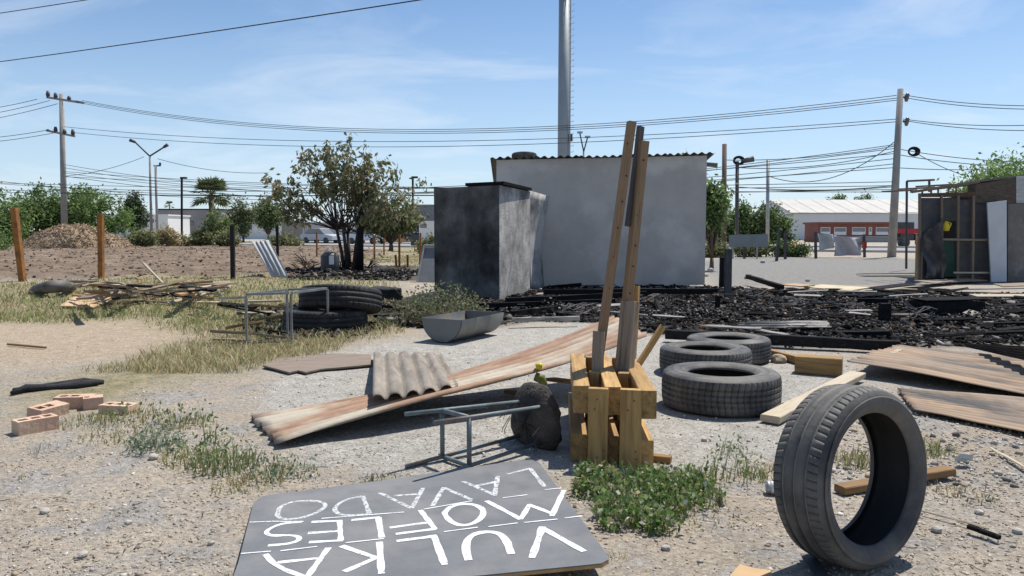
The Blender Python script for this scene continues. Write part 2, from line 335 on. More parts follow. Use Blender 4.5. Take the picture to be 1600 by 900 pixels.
b1 = node(n, 'ShaderNodeBump'); b1.inputs['Strength'].default_value = .7; b1.inputs['Distance'].default_value = .022; l.new(hb.outputs[0], b1.inputs['Height'])
b2 = node(n, 'ShaderNodeBump'); b2.inputs['Strength'].default_value = .6; b2.inputs['Distance'].default_value = .006; l.new(nff.outputs['Fac'], b2.inputs['Height']); l.new(b1.outputs[0], b2.inputs['Normal'])
l.new(b2.outputs[0], p.inputs['Normal']); o = node(n, 'ShaderNodeOutputMaterial'); l.new(p.outputs[0], o.inputs[0])
tag(link(gme, 'ground', gm), kind='structure')
def on(px, py):
    g = G(px, py); g.z = float(hgt(np.array([g.x]), np.array([g.y]))[0]); return g
# road running behind the power line, right-near to left-far
RA, RB = Vector((60, 26, 0)), Vector((-170, 140, 0)); rd = (RB-RA).normalized(); rn = Vector((-rd.y, rd.x, 0)); rn = rn if rn.y > 0 else -rn
def strip(name, a, b, z, m):
    return tag(MB().prism([RA+rn*a+Vector((0, 0, z-.3)), RB+rn*a+Vector((0, 0, z-.3)), RB+rn*b+Vector((0, 0, z-.3)), RA+rn*b+Vector((0, 0, z-.3))][::-1], (0, 0, .3)).build(name, m), kind='structure')
strip('road', 0, 13, .03, mat('road_asphalt', (.29, .285, .275), (.235, .23, .225), .6, .9, .2))
strip('pavement', 13.02, 15, .14, mat('kerb_concrete', (.46, .45, .42), (.36, .35, .33), .8, .9, .2))
strip('kerb', -.35, -.02, .13, mat('kerb_concrete', (.5, .5, .5)))
# ------------------------------------------------------------------ vegetation builders
leafm = colmat('leaf', .75, .35); grassm = colmat('grass_blade', .85, .25); chipm = colmat('loose_bits', .98)
def rnd_dirs(k):
    v = rng.normal(size=(k, 3)); return v/np.linalg.norm(v, axis=1)[:, None]
def leaves_mesh(C, size, pal, droop=0., asp=.5):
    """one rhombus per leaf around centres C"""
    k = len(C); a = rnd_dirs(k); a[:, 2] -= droop; a /= np.linalg.norm(a, axis=1)[:, None]; b = np.cross(a, rnd_dirs(k)); b /= (np.linalg.norm(b, axis=1)[:, None]+1e-9)
    s = (size*rng.uniform(.6, 1.35, k))[:, None]
    V = np.stack([C, C+a*s*.5+b*s*asp*.5, C+a*s, C+a*s*.5-b*s*asp*.5], 1).reshape(-1, 3); Fq = np.arange(4*k).reshape(k, 4)
    pal = np.array(pal); c = pal[rng.integers(0, len(pal), k)]*rng.uniform(.7, 1.3, k)[:, None]
    return npmesh(V, Fq, np.repeat(c, 4, 0))
def tree(name, label, base, lobes, limbs, nleaf, size, pal, tr=.12, trunk_m=None, cluster=.28, droop=.2, stems=1, group=None, cat='tree', fork=.3, asp=.5, bare=0):
    base = Vector(base); t = thing(name, label, cat, base, group); mb = MB(); tips = []
    lob = np.array(lobes, float); wts = lob[:, 3]*lob[:, 4]*lob[:, 5]; wts = wts/wts.sum(); H = max(q[2] for q in lobes)
    forks = []
    for s in range(stems):
        a = s*2*math.pi/max(stems, 1)+.6; f = base + Vector((math.cos(a)*tr*(7 if stems > 1 else .3), math.sin(a)*tr*(5 if stems > 1 else .3), (H)*fork*random.uniform(.85, 1.15)))
        b0 = base + Vector((math.cos(a)*tr*2.6, math.sin(a)*tr*1.5, -.05)) if stems > 1 else base - Vector((0, 0, .05))
        mb.tube([b0, b0.lerp(f, .5)+Vector((random.uniform(-1, 1)*tr*.3, 0, 0)), f], [tr*1.25, tr*.95, tr*.8], 8); forks.append(f)
    for i in range(limbs):
        q = lob[rng.choice(len(lob), p=wts)]; d = rnd_dirs(1)[0]; r = rng.random()**.33
        tip = base + Vector((q[0]+d[0]*q[3]*r, q[1]+d[1]*q[4]*r, q[2]+d[2]*q[5]*r)); f = min(forks, key=lambda w: (w-tip).length) if rng.random() < .6 else random.choice(forks)
        m_ = f.lerp(tip, .5) + Vector((random.uniform(-.1, .1), random.uniform(-.1, .1), .08))*(tip-f).length*.8
        pts = [f*(1-u)**2 + m_*2*u*(1-u) + tip*u*u for u in (0, .25, .5, .75, 1)]; r0 = tr*random.uniform(.22, .42)
        mb.tube(pts, [r0, r0*.75, r0*.5, r0*.32, r0*.12], 5)
        for u in ((.55, .7, .8, .9, 1, 1) if stems == 1 else (.72, .88, 1, 1)): tips.append(tuple(f*(1-u)**2 + m_*2*u*(1-u) + tip*u*u))
    mb.build('trunk', trunk_m or mat('bark', (.16, .12, .09), (.09, .07, .055), 9, .95, .6, (3, 3, 1)), t, True)
    T = np.array(tips); C = T[rng.integers(0, len(T), nleaf)] + rng.normal(size=(nleaf, 3))*cluster*rng.uniform(.3, 1.2, nleaf)[:, None]
    link(leaves_mesh(C, size, pal, droop, asp), 'crown', leafm, t); return t
def blades(C, hgts, wid, lean, cols):
    """grass blades: two-segment tapering strips"""
    k = len(C); an = rng.uniform(0, 2*math.pi, k); s = np.stack([np.cos(an), np.sin(an), np.zeros(k)], 1); bd = rng.uniform(0, 2*math.pi, k)
    ln = np.stack([np.cos(bd), np.sin(bd), np.zeros(k)], 1)*(lean*rng.uniform(.2, 1.4, k)*hgts)[:, None]; up = np.zeros((k, 3)); up[:, 2] = hgts
    w = (wid*rng.uniform(.6, 1.4, k))[:, None]
    V = np.stack([C-s*w, C+s*w, C+up*.55+ln*.35+s*w*.7, C+up*.55+ln*.35-s*w*.7, C+up*(1-.25*lean)+ln+s*w*.1, C+up*(1-.25*lean)+ln-s*w*.1], 1).reshape(-1, 3)
    b = np.arange(k)[:, None]*6; Fq = np.concatenate([b+np.array([[0, 1, 2, 3]]), b+np.array([[3, 2, 4, 5]])], 0)
    return npmesh(V, Fq, np.repeat(cols, 6, 0))
def pick(pal, k, var=.25):
    pal = np.array(pal); return pal[rng.integers(0, len(pal), k)]*rng.uniform(1-var, 1+var, k)[:, None]
DRY = [(.44, .36, .20), (.38, .31, .17), (.33, .29, .14), (.50, .43, .28)]; GRN = [(.14, .20, .06), (.18, .24, .08), (.23, .26, .11)]; SAGE = [(.20, .25, .16), (.16, .21, .13), (.25, .29, .20)]
def tuft(label, px, py, r, h, k, pal, leafy=0, lp=None, name='weed', cat='weed', group=None, lean=.6, wid=.0035, lsize=.03):
    g = on(px, py); an = rng.uniform(0, 2*math.pi, k); rr = r*np.sqrt(rng.random(k)); C = np.stack([rr*np.cos(an), rr*np.sin(an), np.full(k, -.01)], 1)
    h *= .85; hh = h*rng.uniform(.25, 1, k)**1.3*(1-.5*(rr/r)**2)
    t = thing(name, label, cat, g, group)
    link(blades(C, hh, wid, lean, pick(pal, k)), 'blade_clump', grassm, t, Matrix.Translation(g))['kind'] = 'stuff'
    if leafy:
        an = rng.uniform(0, 2*math.pi, leafy); rr = r*np.sqrt(rng.random(leafy)); hz_ = h*rng.random(leafy)*(1-.6*(rr/r)**2)
        C = np.stack([rr*np.cos(an), rr*np.sin(an), hz_+.01], 1); link(leaves_mesh(C, lsize, lp or GRN, -.4), 'leaves', leafm, t, Matrix.Translation(g))['kind'] = 'stuff'
    return t
def chips(C, sx, sy, sz, cols, flat=.35):
    """small randomly turned blocks; C (k,3), sizes arrays"""
    k = len(C); a = rnd_dirs(k); a[:, 2] *= flat; a /= np.linalg.norm(a, axis=1)[:, None]; b = np.cross(a, rnd_dirs(k)*np.array([.4, .4, 1])); b /= (np.linalg.norm(b, axis=1)[:, None]+1e-9); c_ = np.cross(a, b)
    corners = np.array([(i, j, m_) for m_ in (-.5, .5) for i, j in ((-.5, -.5), (.5, -.5), (.5, .5), (-.5, .5))])
    V = np.zeros((k, 8, 3))
    for q in range(8):
        i, j, m_ = corners[q]; jt = rng.uniform(.7, 1.15, (k, 3))
        V[:, q] = C + a*(sx*i*jt[:, 0])[:, None] + b*(sy*j*jt[:, 1])[:, None] + c_*(sz*m_*jt[:, 2])[:, None]
    fq = np.array([(3, 2, 1, 0), (4, 5, 6, 7), (0, 1, 5, 4), (1, 2, 6, 5), (2, 3, 7, 6), (3, 0, 4, 7)])
    return npmesh(V.reshape(-1, 3), (np.arange(k)[:, None, None]*8+fq[None]).reshape(-1, 4), np.repeat(cols, 8, 0))
def scatter(k, zname, x0, x1, y0, y1, power=1.0, thr=.5, persp=True):
    out = []; 
    while sum(len(q) for q in out) < k:
        m_ = k*3
        if persp:
            yy = 1/(1/y1 + rng.random(m_)*(1/y0-1/y1)); xx = rng.uniform(x0, x1, m_)*yy
        else: yy = rng.uniform(y0, y1, m_); xx = rng.uniform(x0, x1, m_)
        z = zones(xx, yy); kk = (z[zname] if zname else np.ones(m_)) > thr*rng.uniform(.5, 1.5, m_)
        out.append(np.stack([xx[kk], yy[kk], hgt(xx[kk], yy[kk])], 1))
    return np.concatenate(out)[:k]
# ================================================================== burnt plot: concrete shack and outhouse
def conc(name, c1, c2, soot, pos, soft, low=None):
    return mat(name, c1, c2, 2.2, .92, .5, c3=soot, c3pos=pos, c3soft=soft, c3scale=.9, bdist=.008)
wall_m = mat('pale_render', (.55, .495, .445), (.46, .415, .375), 1.7, .93, .6, c3=(.62, .57, .52), c3pos=.57, c3soft=.06, c3scale=.8)
roof_m = mat('shack_roof', (.16, .15, .145), (.08, .075, .075), 5, .8, .3, c3=(.24, .15, .09), c3pos=.62)
a = G(776, 449); b = G(1101, 449); sy = a.y; zt = Z(250, sy); zr = Z(243, sy)
shack = thing('concrete_shack', 'windowless pale concrete shack with corrugated dark roof beside the burnt rubble', 'shack', ((a.x+b.x)/2, sy+1.6, 0))
mb = MB(); mb.prism([(a.x, sy, -.1), (b.x, sy, -.1), (b.x, sy, zr), (a.x, sy, zt)], (0, .14, 0)); mb.build('wall', wall_m, shack)
mb = MB(); mb.prism([(a.x, sy+3.1, -.1), (b.x, sy+3.1, -.1), (b.x, sy+3.1, zr-.35), (a.x, sy+3.1, zt-.35)], (0, .14, 0)); mb.build('wall', wall_m, shack)
for q, zq in ((a.x, zt), (b.x-.14, zr)):
    MB().prism([(q, sy+.143, -.1), (q, sy+3.097, -.1), (q, sy+3.097, zq-.36), (q, sy+.143, zq-.02)], (.14, 0, 0)).build('wall', wall_m, shack)
ns = 5; xs = np.linspace(a.x-.1, b.x+.12, ns+1)
for i in range(ns):
    f = lambda xx: zt + (zr-zt)*(xx-a.x)/(b.x-a.x)
    x0, x1 = xs[i]-.03, xs[i+1]+.03; dz = .035 + .004*(i % 2)
    sheet('roof_sheet', (x0, sy-.13, f(x0)+dz), (x0, sy+3.4, f(x0)+dz-.4), (x1, sy-.13, f(x1)+dz), (x1, sy+3.4, f(x1)+dz-.4), roof_m, 6, .022, .004, 6, parent=shack, rag=.006, seed=40+i)
MB().box((a.x+(b.x-a.x)/2, sy+.07, (zt+zr)/2-.2), (.02, .02, .02)) 
timber('rafter_end', (b.x+.02, sy+.3, zr-.16), (b.x+.30, sy+.3, zr-.18), .07, .09, wood_old, shack); timber('rafter_end', (b.x+.02, sy+1.6, zr-.24), (b.x+.27, sy+1.6, zr-.26), .07, .09, wood_old, shack)
# outhouse of plastered blocks, soot-stained
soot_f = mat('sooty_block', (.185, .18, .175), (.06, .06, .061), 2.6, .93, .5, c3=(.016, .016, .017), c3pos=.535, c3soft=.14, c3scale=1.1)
sunlit_soot_r = mat('sunlit_scorched_block', (.60, .57, .53), (.33, .315, .295), 6, .93, .9, c3=(.15, .14, .13), c3pos=.56, c3soft=.13, c3scale=1.3)  # base paler than the front face: grazing sun put into colour, plus scorch patches
o1 = G(681, 463); o2 = G(780, 470); o3 = G(827, 456); oh = Z(289, o2.y)
fd = (o1-o2); fd.z = 0; wd = fd.length; fd.normalize(); sdv = (o3-o2); sdv.z = 0; dp = sdv.length; sdv.normalize(); o1 = o2+fd*wd; o4 = o3+fd*wd
oht = thing('block_outhouse', 'narrow soot-blackened concrete block outhouse standing in front of the pale shack', 'outhouse', (o2+o4)/2)
cor = MB(); ins = .03; ctr = (o2+o4)/2
cor.prism([ctr+(q-ctr)*.972+Vector((0, 0, -.1)) for q in (o1, o2, o3, o4)], (0, 0, oh+.08)).build('wall_core', soot_f, oht)
nf_ = Vector((fd.y, -fd.x, 0)); nf_ = nf_ if nf_.y < 0 else -nf_; ns_ = Vector((sdv.y, -sdv.x, 0)); ns_ = ns_ if ns_.x > 0 else -ns_
zv = lambda q, z_: q+Vector((0, 0, z_))
def facing(name, p0, p1, nout, m_, nu=24, nv=36, seed=0):
    V_ = []
    for i in range(nu+1):
        for j in range(nv+1):
            u_, v_ = i/nu, j/nv; q_ = p0.lerp(p1, u_); zz_ = -.06+(oh+.055)*v_; L_ = (p1-p0).length
            e_ = .010*(float(fbm(u_*L_*3+seed, zz_*3, 12, 3))-.5); jc = (zz_/.2) % 1; e_ -= .0035*(jc < .12)
            if 0 < j < nv or True: e_ += .012
            V_.append(tuple(q_+nout*e_+Vector((0, 0, zz_))))
    k_ = nv+1; mb_ = MB(); mb_.add(V_, [(i*k_+j, (i+1)*k_+j, (i+1)*k_+j+1, i*k_+j+1) for i in range(nu) for j in range(nv)]); return mb_.build(name, m_, oht)
facing('front_wall', o1+fd*.012, o2-fd*.012, nf_, soot_f, seed=1); facing('door_side_wall', o2+nf_*.012, o3, ns_, sunlit_soot_r, seed=7)
nl_ = -ns_
MB().prism([o1+nl_*.004+Vector((0, 0, -.05)), o4+nl_*.004+Vector((0, 0, -.05)), o4+nl_*.004+Vector((0, 0, oh)), o1+nl_*.004+Vector((0, 0, oh))], nl_*.02).build('side_wall', soot_f, oht)
q = [o2*.5+o1*.5-nf_*-.02, o2+ns_*.05-fd*.04, o3+ns_*.05, o4*.5+o3*.5]; MB().prism([w+Vector((0, 0, oh+.006)) for w in q], (0, 0, .055)).build('roof_slab', charred, oht)
# warped scorched sheet standing against the outhouse
def warped(name, label, cat, corners, m, curl, amp=.004, nu=14, nv=14, thick=.004):
    """thin bent sheet between four corners (bl, br, tr, tl) with a curl function(u,v)->offset"""
    bl, br, tr, tl = [Vector(q) for q in corners]; nn = (br-bl).cross(tl-bl).normalized(); pts = []
    for i in range(nu+1):
        for j in range(nv+1):
            u = i/nu; v = j/nv; p_ = bl*(1-u)*(1-v)+br*u*(1-v)+tr*u*v+tl*(1-u)*v
            pts.append(p_ + Vector(curl(u, v)) + nn*amp*(float(fbm(u*4, v*4, 5, 3))-.5)*2)
    n_ = len(pts); k = nv+1; V = [tuple(p_) for p_ in pts] + [tuple(p_-nn*thick) for p_ in pts]; F_ = []
    for i in range(nu):
        for j in range(nv):
            q = (i*k+j, (i+1)*k+j, (i+1)*k+j+1, i*k+j+1); F_ += [q, tuple(w+n_ for w in q[::-1])]
    for i in range(nu): F_ += [(i*k, i*k+n_, (i+1)*k+n_, (i+1)*k), (i*k+nv, (i+1)*k+nv, (i+1)*k+nv+n_, i*k+nv+n_)]
    for j in range(nv): F_ += [(j, j+1, j+1+n_, j+n_), (nu*k+j, nu*k+j+n_, nu*k+j+1+n_, nu*k+j+1)]
    mb_ = MB(); mb_.add(V, F_); o_ = mb_.build(name, m, None, True)
    return tag(o_, label, cat) if label else o_
pw = o3.y+.1
warped('scorched_sheet', 'bent whitish metal sheet with soot marks standing behind the outhouse', 'metal sheet',
       [P(829, 452, pw), P(851, 452, pw+.75), P(859, 307, pw+.9), P(826, 297, pw)],
       mat('scorched_sheet', (.52, .50, .48), (.36, .345, .33), 3, .8, .3, c3=(.08, .075, .07), c3pos=.52, c3soft=.1, c3scale=1.3), lambda u, v: (-.10*math.sin(v*3.1)*u, .05*math.sin(v*5)*u, 0), .02)
pl = G(652, 441).y
lp_ = thing('leaning_panel', 'grey metal-framed panel leaning against the left side of the outhouse', 'panel', G(668, 441))
MB().prism([P(652, 442, pl), P(694, 442, pl), P(694, 384, pl+.5), P(664, 384, pl+.5)], (0, .03, .01)).build('panel', mat('grey_panel', (.20, .215, .235), (.14, .15, .165), 3, .6, .2), lp_)
for q0, q1 in (((651, 443), (663, 383)), ((663, 383), (694, 383))):
    yy0 = pl-.01 if q0[1] > 420 else pl+.47; yy1 = pl-.01 if q1[1] > 420 else pl+.47
    MB().tube([P(*q0, yy0), P(*q1, yy1)], .025, 6).build('frame_bar', steel, lp_)
# ------------------------------------------------------------------ tyres
def tyre_mesh(Rr, w, rim, pitches=68, sip=.010, groove=.009, ngr=3, seg=6, allover=False):
    """lathe profile about Z split into tread, two sidewalls and liner; shoulder slots and ring grooves are cut in geometry"""
    h = w/2; sh = h*.86; gr = []
    gp = np.linspace(-sh*.52, sh*.52, ngr)
    prof = [(-sh, Rr-.014)]
    for g in gp: prof += [(g-.0065, Rr-.004*(g/sh)**2), (g-.005, Rr-groove), (g+.005, Rr-groove), (g+.0065, Rr-.004*(g/sh)**2)]
    prof = [(-sh, Rr-.012), (-sh*.93, Rr-.007), (-sh*.72, Rr-.003)] + prof[1:] + [(sh*.72, Rr-.003), (sh*.93, Rr-.007), (sh, Rr-.012)]
    na = pitches*seg; out = {}; TF = (0, .02, .11, .13, .5, .75)[:seg]
    def lathe(pr, cut):
        V = []; k = len(pr)
        for i in range(na):
            a_ = 2*math.pi*((i//seg)+TF[i % seg])/pitches; slot = (i % seg) in (1, 2)
            for j, (z_, r_) in enumerate(pr):
                rr = r_; aa = a_
                if cut and slot and (j <= 2 or j >= k-3 or allover): rr -= sip
                aa += .05*(abs(z_)/h) if cut else 0
                V.append((rr*math.cos(aa), rr*math.sin(aa), z_))
        F_ = [(i*k+j, ((i+1) % na)*k+j, ((i+1) % na)*k+j+1, i*k+j+1) for i in range(na) for j in range(k-1)]
        return np.array(V), np.array(F_)
    V, F_ = lathe(prof, True); out['tread'] = npmesh(V, F_)
    for sgn in (1, -1):
        mid = (Rr+rim)/2
        pr = [(sh*sgn, Rr-.012), (h*.97*sgn, Rr-.028), (h*1.0*sgn, Rr-.045), (h*1.005*sgn, Rr-.05), (h*1.03*sgn, mid+.016), (h*1.045*sgn, mid+.013), (h*1.045*sgn, mid+.009), (h*1.03*sgn, mid+.006), (h*1.015*sgn, rim+.042), (h*1.03*sgn, rim+.040), (h*1.03*sgn, rim+.037), (h*1.0*sgn, rim+.034), (h*1.005*sgn, rim+.03), (h*.9*sgn, rim+.018), (h*.84*sgn, rim+.004), (h*.78*sgn, rim), (h*.70*sgn, rim+.006)]
        V, F_ = lathe(pr, False); out['s%d' % sgn] = npmesh(V, F_ if sgn > 0 else F_[:, ::-1], smooth=True)
    pr = [(-h*.70, rim+.006), (-h*.80, rim+.03), (-h*.86, (Rr+rim)/2), (-h*.8, Rr-.03), (0, Rr-.022), (h*.8, Rr-.03), (h*.86, (Rr+rim)/2), (h*.80, rim+.03), (h*.70, rim+.006)]
    V, F_ = lathe(pr, False); out['liner'] = npmesh(V, F_[:, ::-1], smooth=True)
    return out
def tyre(label, M, meshes, group=None):
    t = thing('tyre', label, 'tyre', M.translation - Vector((0, 0, 0)), group)
    for nm, k, m_ in (('tread', 'tread', rubber), ('sidewall', 's1', rubber), ('sidewall', 's-1', rubber), ('inner_liner', 'liner', rubber_in)):
        link(meshes[k], nm, m_, t, M)
    return t
bot = G(1366, 893); ax = Vector((.52, -.855, 0)).normalized()
DT = .645; hero = tyre_mesh(DT/2, .205, .232, 72, .008, .009, 3, 6)
up = Vector((0, 0, 1)); lean = rad(4); axl = (ax*math.cos(lean)+up*math.sin(lean)).normalized(); upl = up-axl*up.dot(axl); upl.normalize(); sx_ = upl.cross(axl)
R = Matrix((sx_, upl, axl)).transposed().to_4x4()
ctr = bot - ax*.10 + Vector((0, 0, DT/2*math.cos(lean)+.235/2*math.sin(lean)-.006))
ht = tyre('upright worn low-profile tyre standing on edge on a metal strip', Matrix.Translation(ctr) @ R, hero)
for g_ in np.linspace(-.205/2*.86*.52, .205/2*.86*.52, 3):
    an_ = np.linspace(0, 2*math.pi, 145)[:-1]; rg = DT/2-.0082; V_ = np.concatenate([np.stack([rg*np.cos(an_), rg*np.sin(an_), np.full(144, g_+q_)], 1) for q_ in (-.0046, .0046)]); i_ = np.arange(144); j_ = (i_+1) % 144
    link(npmesh(V_, np.stack([i_, j_, j_+144, i_+144], 1), smooth=True), 'dusty_groove', mat('groove_dust', (.27, .26, .245), (.14, .135, .13), 14, .95, .2), ht, Matrix.Translation(ctr) @ R)
flat = tyre_mesh(.40, .245, .225, 60, .008, .008, 4, 6, True); flat2 = tyre_mesh(.385, .215, .215, 64, .008, .007, 4, 6, True)
def flat_tyre(label, pxc, pyf, rr, me, w, rz, tilt=0, dz=0):
    f_ = G(pxc, pyf); d_ = Vector((f_.x, f_.y, 0)).normalized(); c_ = f_+d_*rr; c_.z = w/2+.004+dz
    return tyre(label, Matrix.Translation(c_) @ Matrix.Rotation(tilt, 4, 'X') @ Matrix.Rotation(rz, 4, 'Z'), me)
flat_tyre('large all-terrain tyre lying flat beside the narrow grey plank', 1125, 655, .40, flat, .245, .3)
flat_tyre('dusty tyre lying flat between the pallet and two other tyres', 1101, 594, .385, flat2, .215, 1.1)
flat_tyre('half-hidden tyre lying flat next to the charred beam', 1137, 572, .36, flat2, .215, 2.0)
tr_ = P(819, 246, sy+.5); tyre('tyre weighing down the corrugated roof of the pale shack', Matrix.Translation((tr_.x, sy+.45, f(tr_.x)+.09)) @ Matrix.Rotation(rad(-6), 4, 'X') @ Matrix.Scale(.72, 4), flat2)
# ------------------------------------------------------------------ painted sign board lying face up
bTL, bTR, bBR = G(399, 777, .012), G(840, 717, .028), G(951, 872, .085)
bn = (bTR-bTL).cross(bBR-bTL).normalized(); bn = bn if bn.z > 0 else -bn
def onb(px, py, lift=0):
    d_ = ray(px, py); o_ = Vector((0, 0, EYE)); return o_ + d_*((bTL-o_).dot(bn)/d_.dot(bn)) + bn*lift
sb = thing('sign_board', 'dark grey painted board lettered VULKA MOFLES LAVADO lying face up', 'sign', Vector((onb(640, 820).x, onb(640, 820).y, 0)))
outl = [(396, 786), (410, 775), (600, 750), (826, 717), (842, 722), (900, 800), (950, 868), (951, 874), (940, 880), (680, 906), (352, 934), (372, 880)]
def slab(pts, m_, name, par, th):
    return MB().prism([q for q in pts], -bn*th).build(name, m_, par)
slab([onb(*q) for q in outl], mat('board_paint', (.155, .16, .168), (.12, .125, .133), 6, .75, .25, c3=(.22, .215, .21), c3pos=.60, c3soft=.15, c3scale=2.6), 'board', sb, .004)
slab([onb(*q)-bn*.0045 for q in outl], mat('board_edge', (.44, .28, .12), (.30, .18, .08), 12, .85, .3), 'backing', sb, .011)
Z1 = lambda q: (360+q[0]/4.5, 700+q[1]/4.5); Z2 = lambda q: (640+q[0]/4.5, 700+q[1]/4.5)
paint = mat('white_brush_paint', (.76, .77, .78), (.60, .62, .64), 24, .7, .2, c3=(.40, .41, .42), c3pos=.70, c3scale=26)
lift = [.0006]
def stroke(mb_, pts, w, closed=False):
    lift[0] += .00003
    q = [onb(*p_, lift[0]) for p_ in pts]
    if closed: q = q + [q[0]]
    # resample
    r_ = [q[0]]
    for i in range(len(q)-1):
        k = max(1, int((q[i+1]-q[i]).length/.02)); r_ += [q[i].lerp(q[i+1], (j+1)/k) for j in range(k)]
    if len(pts) > 4:
        for _ in range(3): r_ = [r_[0]] + [(r_[i-1]+r_[i]*2+r_[i+1])/4 for i in range(1, len(r_)-1)] + [r_[-1]]
    v = []; 
    for i, p_ in enumerate(r_):
        t_ = (r_[min(i+1, len(r_)-1)]-r_[max(i-1, 0)]).normalized(); s_ = bn.cross(t_); ww = w/2*(1+.22*(float(vn(np.array([i*.5]), np.array([p_.x*9]), 3)[0])-.5)*2)
        v += [p_+s_*ww*random.uniform(.96, 1.04), p_-s_*ww*random.uniform(.96, 1.04)]
    if closed: v[-2:] = v[:2]
    mb_.add(v, [(2*i, 2*i+1, 2*i+3, 2*i+2) for i in range(len(r_)-1)])
LET = [  # (map, [strokes])
    (Z1, [[(330, 470), (345, 412), (430, 376), (560, 368), (660, 380), (675, 410), (620, 450), (520, 490), (420, 505), (345, 500)]], True, .026),
    (Z1, [[(930, 338), (978, 460)], [(930, 340), (830, 355), (745, 400), (725, 440), (770, 475), (860, 474), (985, 462)]], False, .026),
    (Z1, [[(1050, 315), (1275, 425)], [(1355, 282), (1275, 425)], [(1150, 337), (1315, 325)]], False, .026),
    (Z2, [[(160, 408), (240, 278)], [(240, 280), (435, 364)]], False, .026), (Z2, [[(375, 235), (595, 328)], [(620, 198), (597, 336)], [(460, 268), (602, 240)]], False, .028),
    (Z2, [[(682, 186), (850, 143)], [(846, 143), (948, 272)]], False, .028),
    (Z1, [[(505, 520), (360, 530), (260, 572), (235, 605), (290, 622), (420, 610), (498, 622), (492, 652), (420, 677), (265, 686)]], False, .028),
    (Z1, [[(570, 521), (785, 513)], [(768, 513), (776, 652)], [(552, 664), (792, 650)], [(545, 600), (765, 585)]], False, .028),
    (Z1, [[(850, 509), (1052, 488)], [(1040, 490), (1064, 632)]], False, .03),
    (Z1, [[(1335, 438), (1440, 572)], [(1120, 562), (1380, 526)], [(1162, 606), (1445, 570)]], False, .028),
    (Z2, [[(245, 460), (280, 415), (360, 392), (460, 397), (522, 432), (515, 482), (460, 530), (380, 556), (310, 535), (265, 497)]], True, .032),
    (Z2, [[(540, 373), (785, 503)], [(780, 503), (845, 398)], [(835, 398), (1000, 462)], [(1000, 480), (1085, 298)]], False, .03),
    (Z1, [[(245, 748), (300, 812), (390, 862), (470, 890), (530, 912)], [(690, 703), (535, 915)], [(330, 808), (612, 778)]], False, .03),
    (Z1, [[(1048, 662), (1062, 886)], [(780, 690), (1035, 778)], [(800, 872), (1030, 772)]], False, .032),
    (Z1, [[(1168, 657), (1452, 620)], [(1430, 618), (1508, 824)]], False, .032),
    (Z2, [[(415, 792), (393, 720), (400, 650), (450, 603), (540, 585), (630, 597), (680, 650), (716, 748)]], False, .036),
    (Z2, [[(860, 775), (935, 555)], [(925, 560), (1228, 730)]], False, .034)]
paint2 = mat('thin_brush_paint', (.62, .63, .64), (.42, .43, .445), 22, .75, .2, c3=(.30, .31, .32), c3pos=.66, c3scale=30)
def drybrush(m_, lo, hi):
    n_ = m_.node_tree.nodes; l_ = m_.node_tree.links; o_ = next(q for q in n_ if q.type == 'OUTPUT_MATERIAL'); p_ = next(q for q in n_ if q.type == 'BSDF_PRINCIPLED'); t_ = n_.new('ShaderNodeTexCoord'); a_ = n_.new('ShaderNodeTexNoise'); a_.inputs['Scale'].default_value = 75; a_.inputs['Detail'].default_value = 5
    l_.new(t_.outputs['Object'], a_.inputs['Vector']); r_ = n_.new('ShaderNodeMapRange'); r_.inputs[1].default_value = lo; r_.inputs[2].default_value = hi; l_.new(a_.outputs['Fac'], r_.inputs[0]); tr_2 = n_.new('ShaderNodeBsdfTransparent'); x_ = n_.new('ShaderNodeMixShader'); l_.new(r_.outputs[0], x_.inputs[0]); l_.new(p_.outputs[0], x_.inputs[1]); l_.new(tr_2.outputs[0], x_.inputs[2]); l_.new(x_.outputs[0], o_.inputs[0])
drybrush(paint, .56, .74); drybrush(paint2, .47, .68)
for li, (mp_, st, cl, w) in enumerate(LET):
    mb = MB()
    for s_ in st: stroke(mb, [mp_(q) for q in s_], w*.76, cl)
    mb.build('painted_letter', paint2 if li < 6 else paint, sb)
for mp_, a_, b_ in [(Z1, (135, 524), (285, 519)), (Z1, (290, 518), (515, 520)), (Z1, (75, 745), (285, 728)), (Z1, (350, 726), (610, 695)), (Z1, (640, 498), (1222, 453)), (Z1, (810, 669), (1080, 640)),
                    (Z2, (100, 433), (440, 374)), (Z2, (655, 353), (828, 331)), (Z2, (950, 296), (1065, 284)), (Z2, (240, 592), (480, 560)), (Z2, (555, 556), (760, 530)), (Z2, (805, 527), (1040, 503)), (Z2, (1090, 496), (1215, 480))]:
    mb = MB(); stroke(mb, [mp_(a_), mp_(b_)], .009); mb.build('guide_line', paint, sb)
# ------------------------------------------------------------------ pallet crate with poles standing in it
pz = -rad(10); pc = G(985, 733); px_ = Vector((math.cos(pz), math.sin(pz), 0)); py_ = Vector((-math.sin(pz)*.35, 1, 0)).normalized()
ph = .40; pal = thing('timber_pallet', 'heavy pine pallet stood on edge with old poles pushed into it', 'pallet', pc)
nl = pc - px_*.235 + py_*.055                    # near left corner
nl = nl-px_*.035
def PB(name, u0, v0, z0, u1, v1, z1, w, h, m_=wood_new):
    u0 *= 1.05; u1 *= 1.05
    return timber(name, nl+px_*u0+py_*v0+Vector((0, 0, z0)), nl+px_*u1+py_*v1+Vector((0, 0, z1)), w, h, m_, pal, jit=.003, seg=3, chamfer=.004)
for u, st in ((.022, .035), (.178, .03), (.340, -.03)):
    PB('stringer', u, st, ph-.072, u, st+1.08, ph-.072, .086, .145)
    PB('stringer', u-.012, st, .072, u-.012, st+1.05, .072, .086, .145)
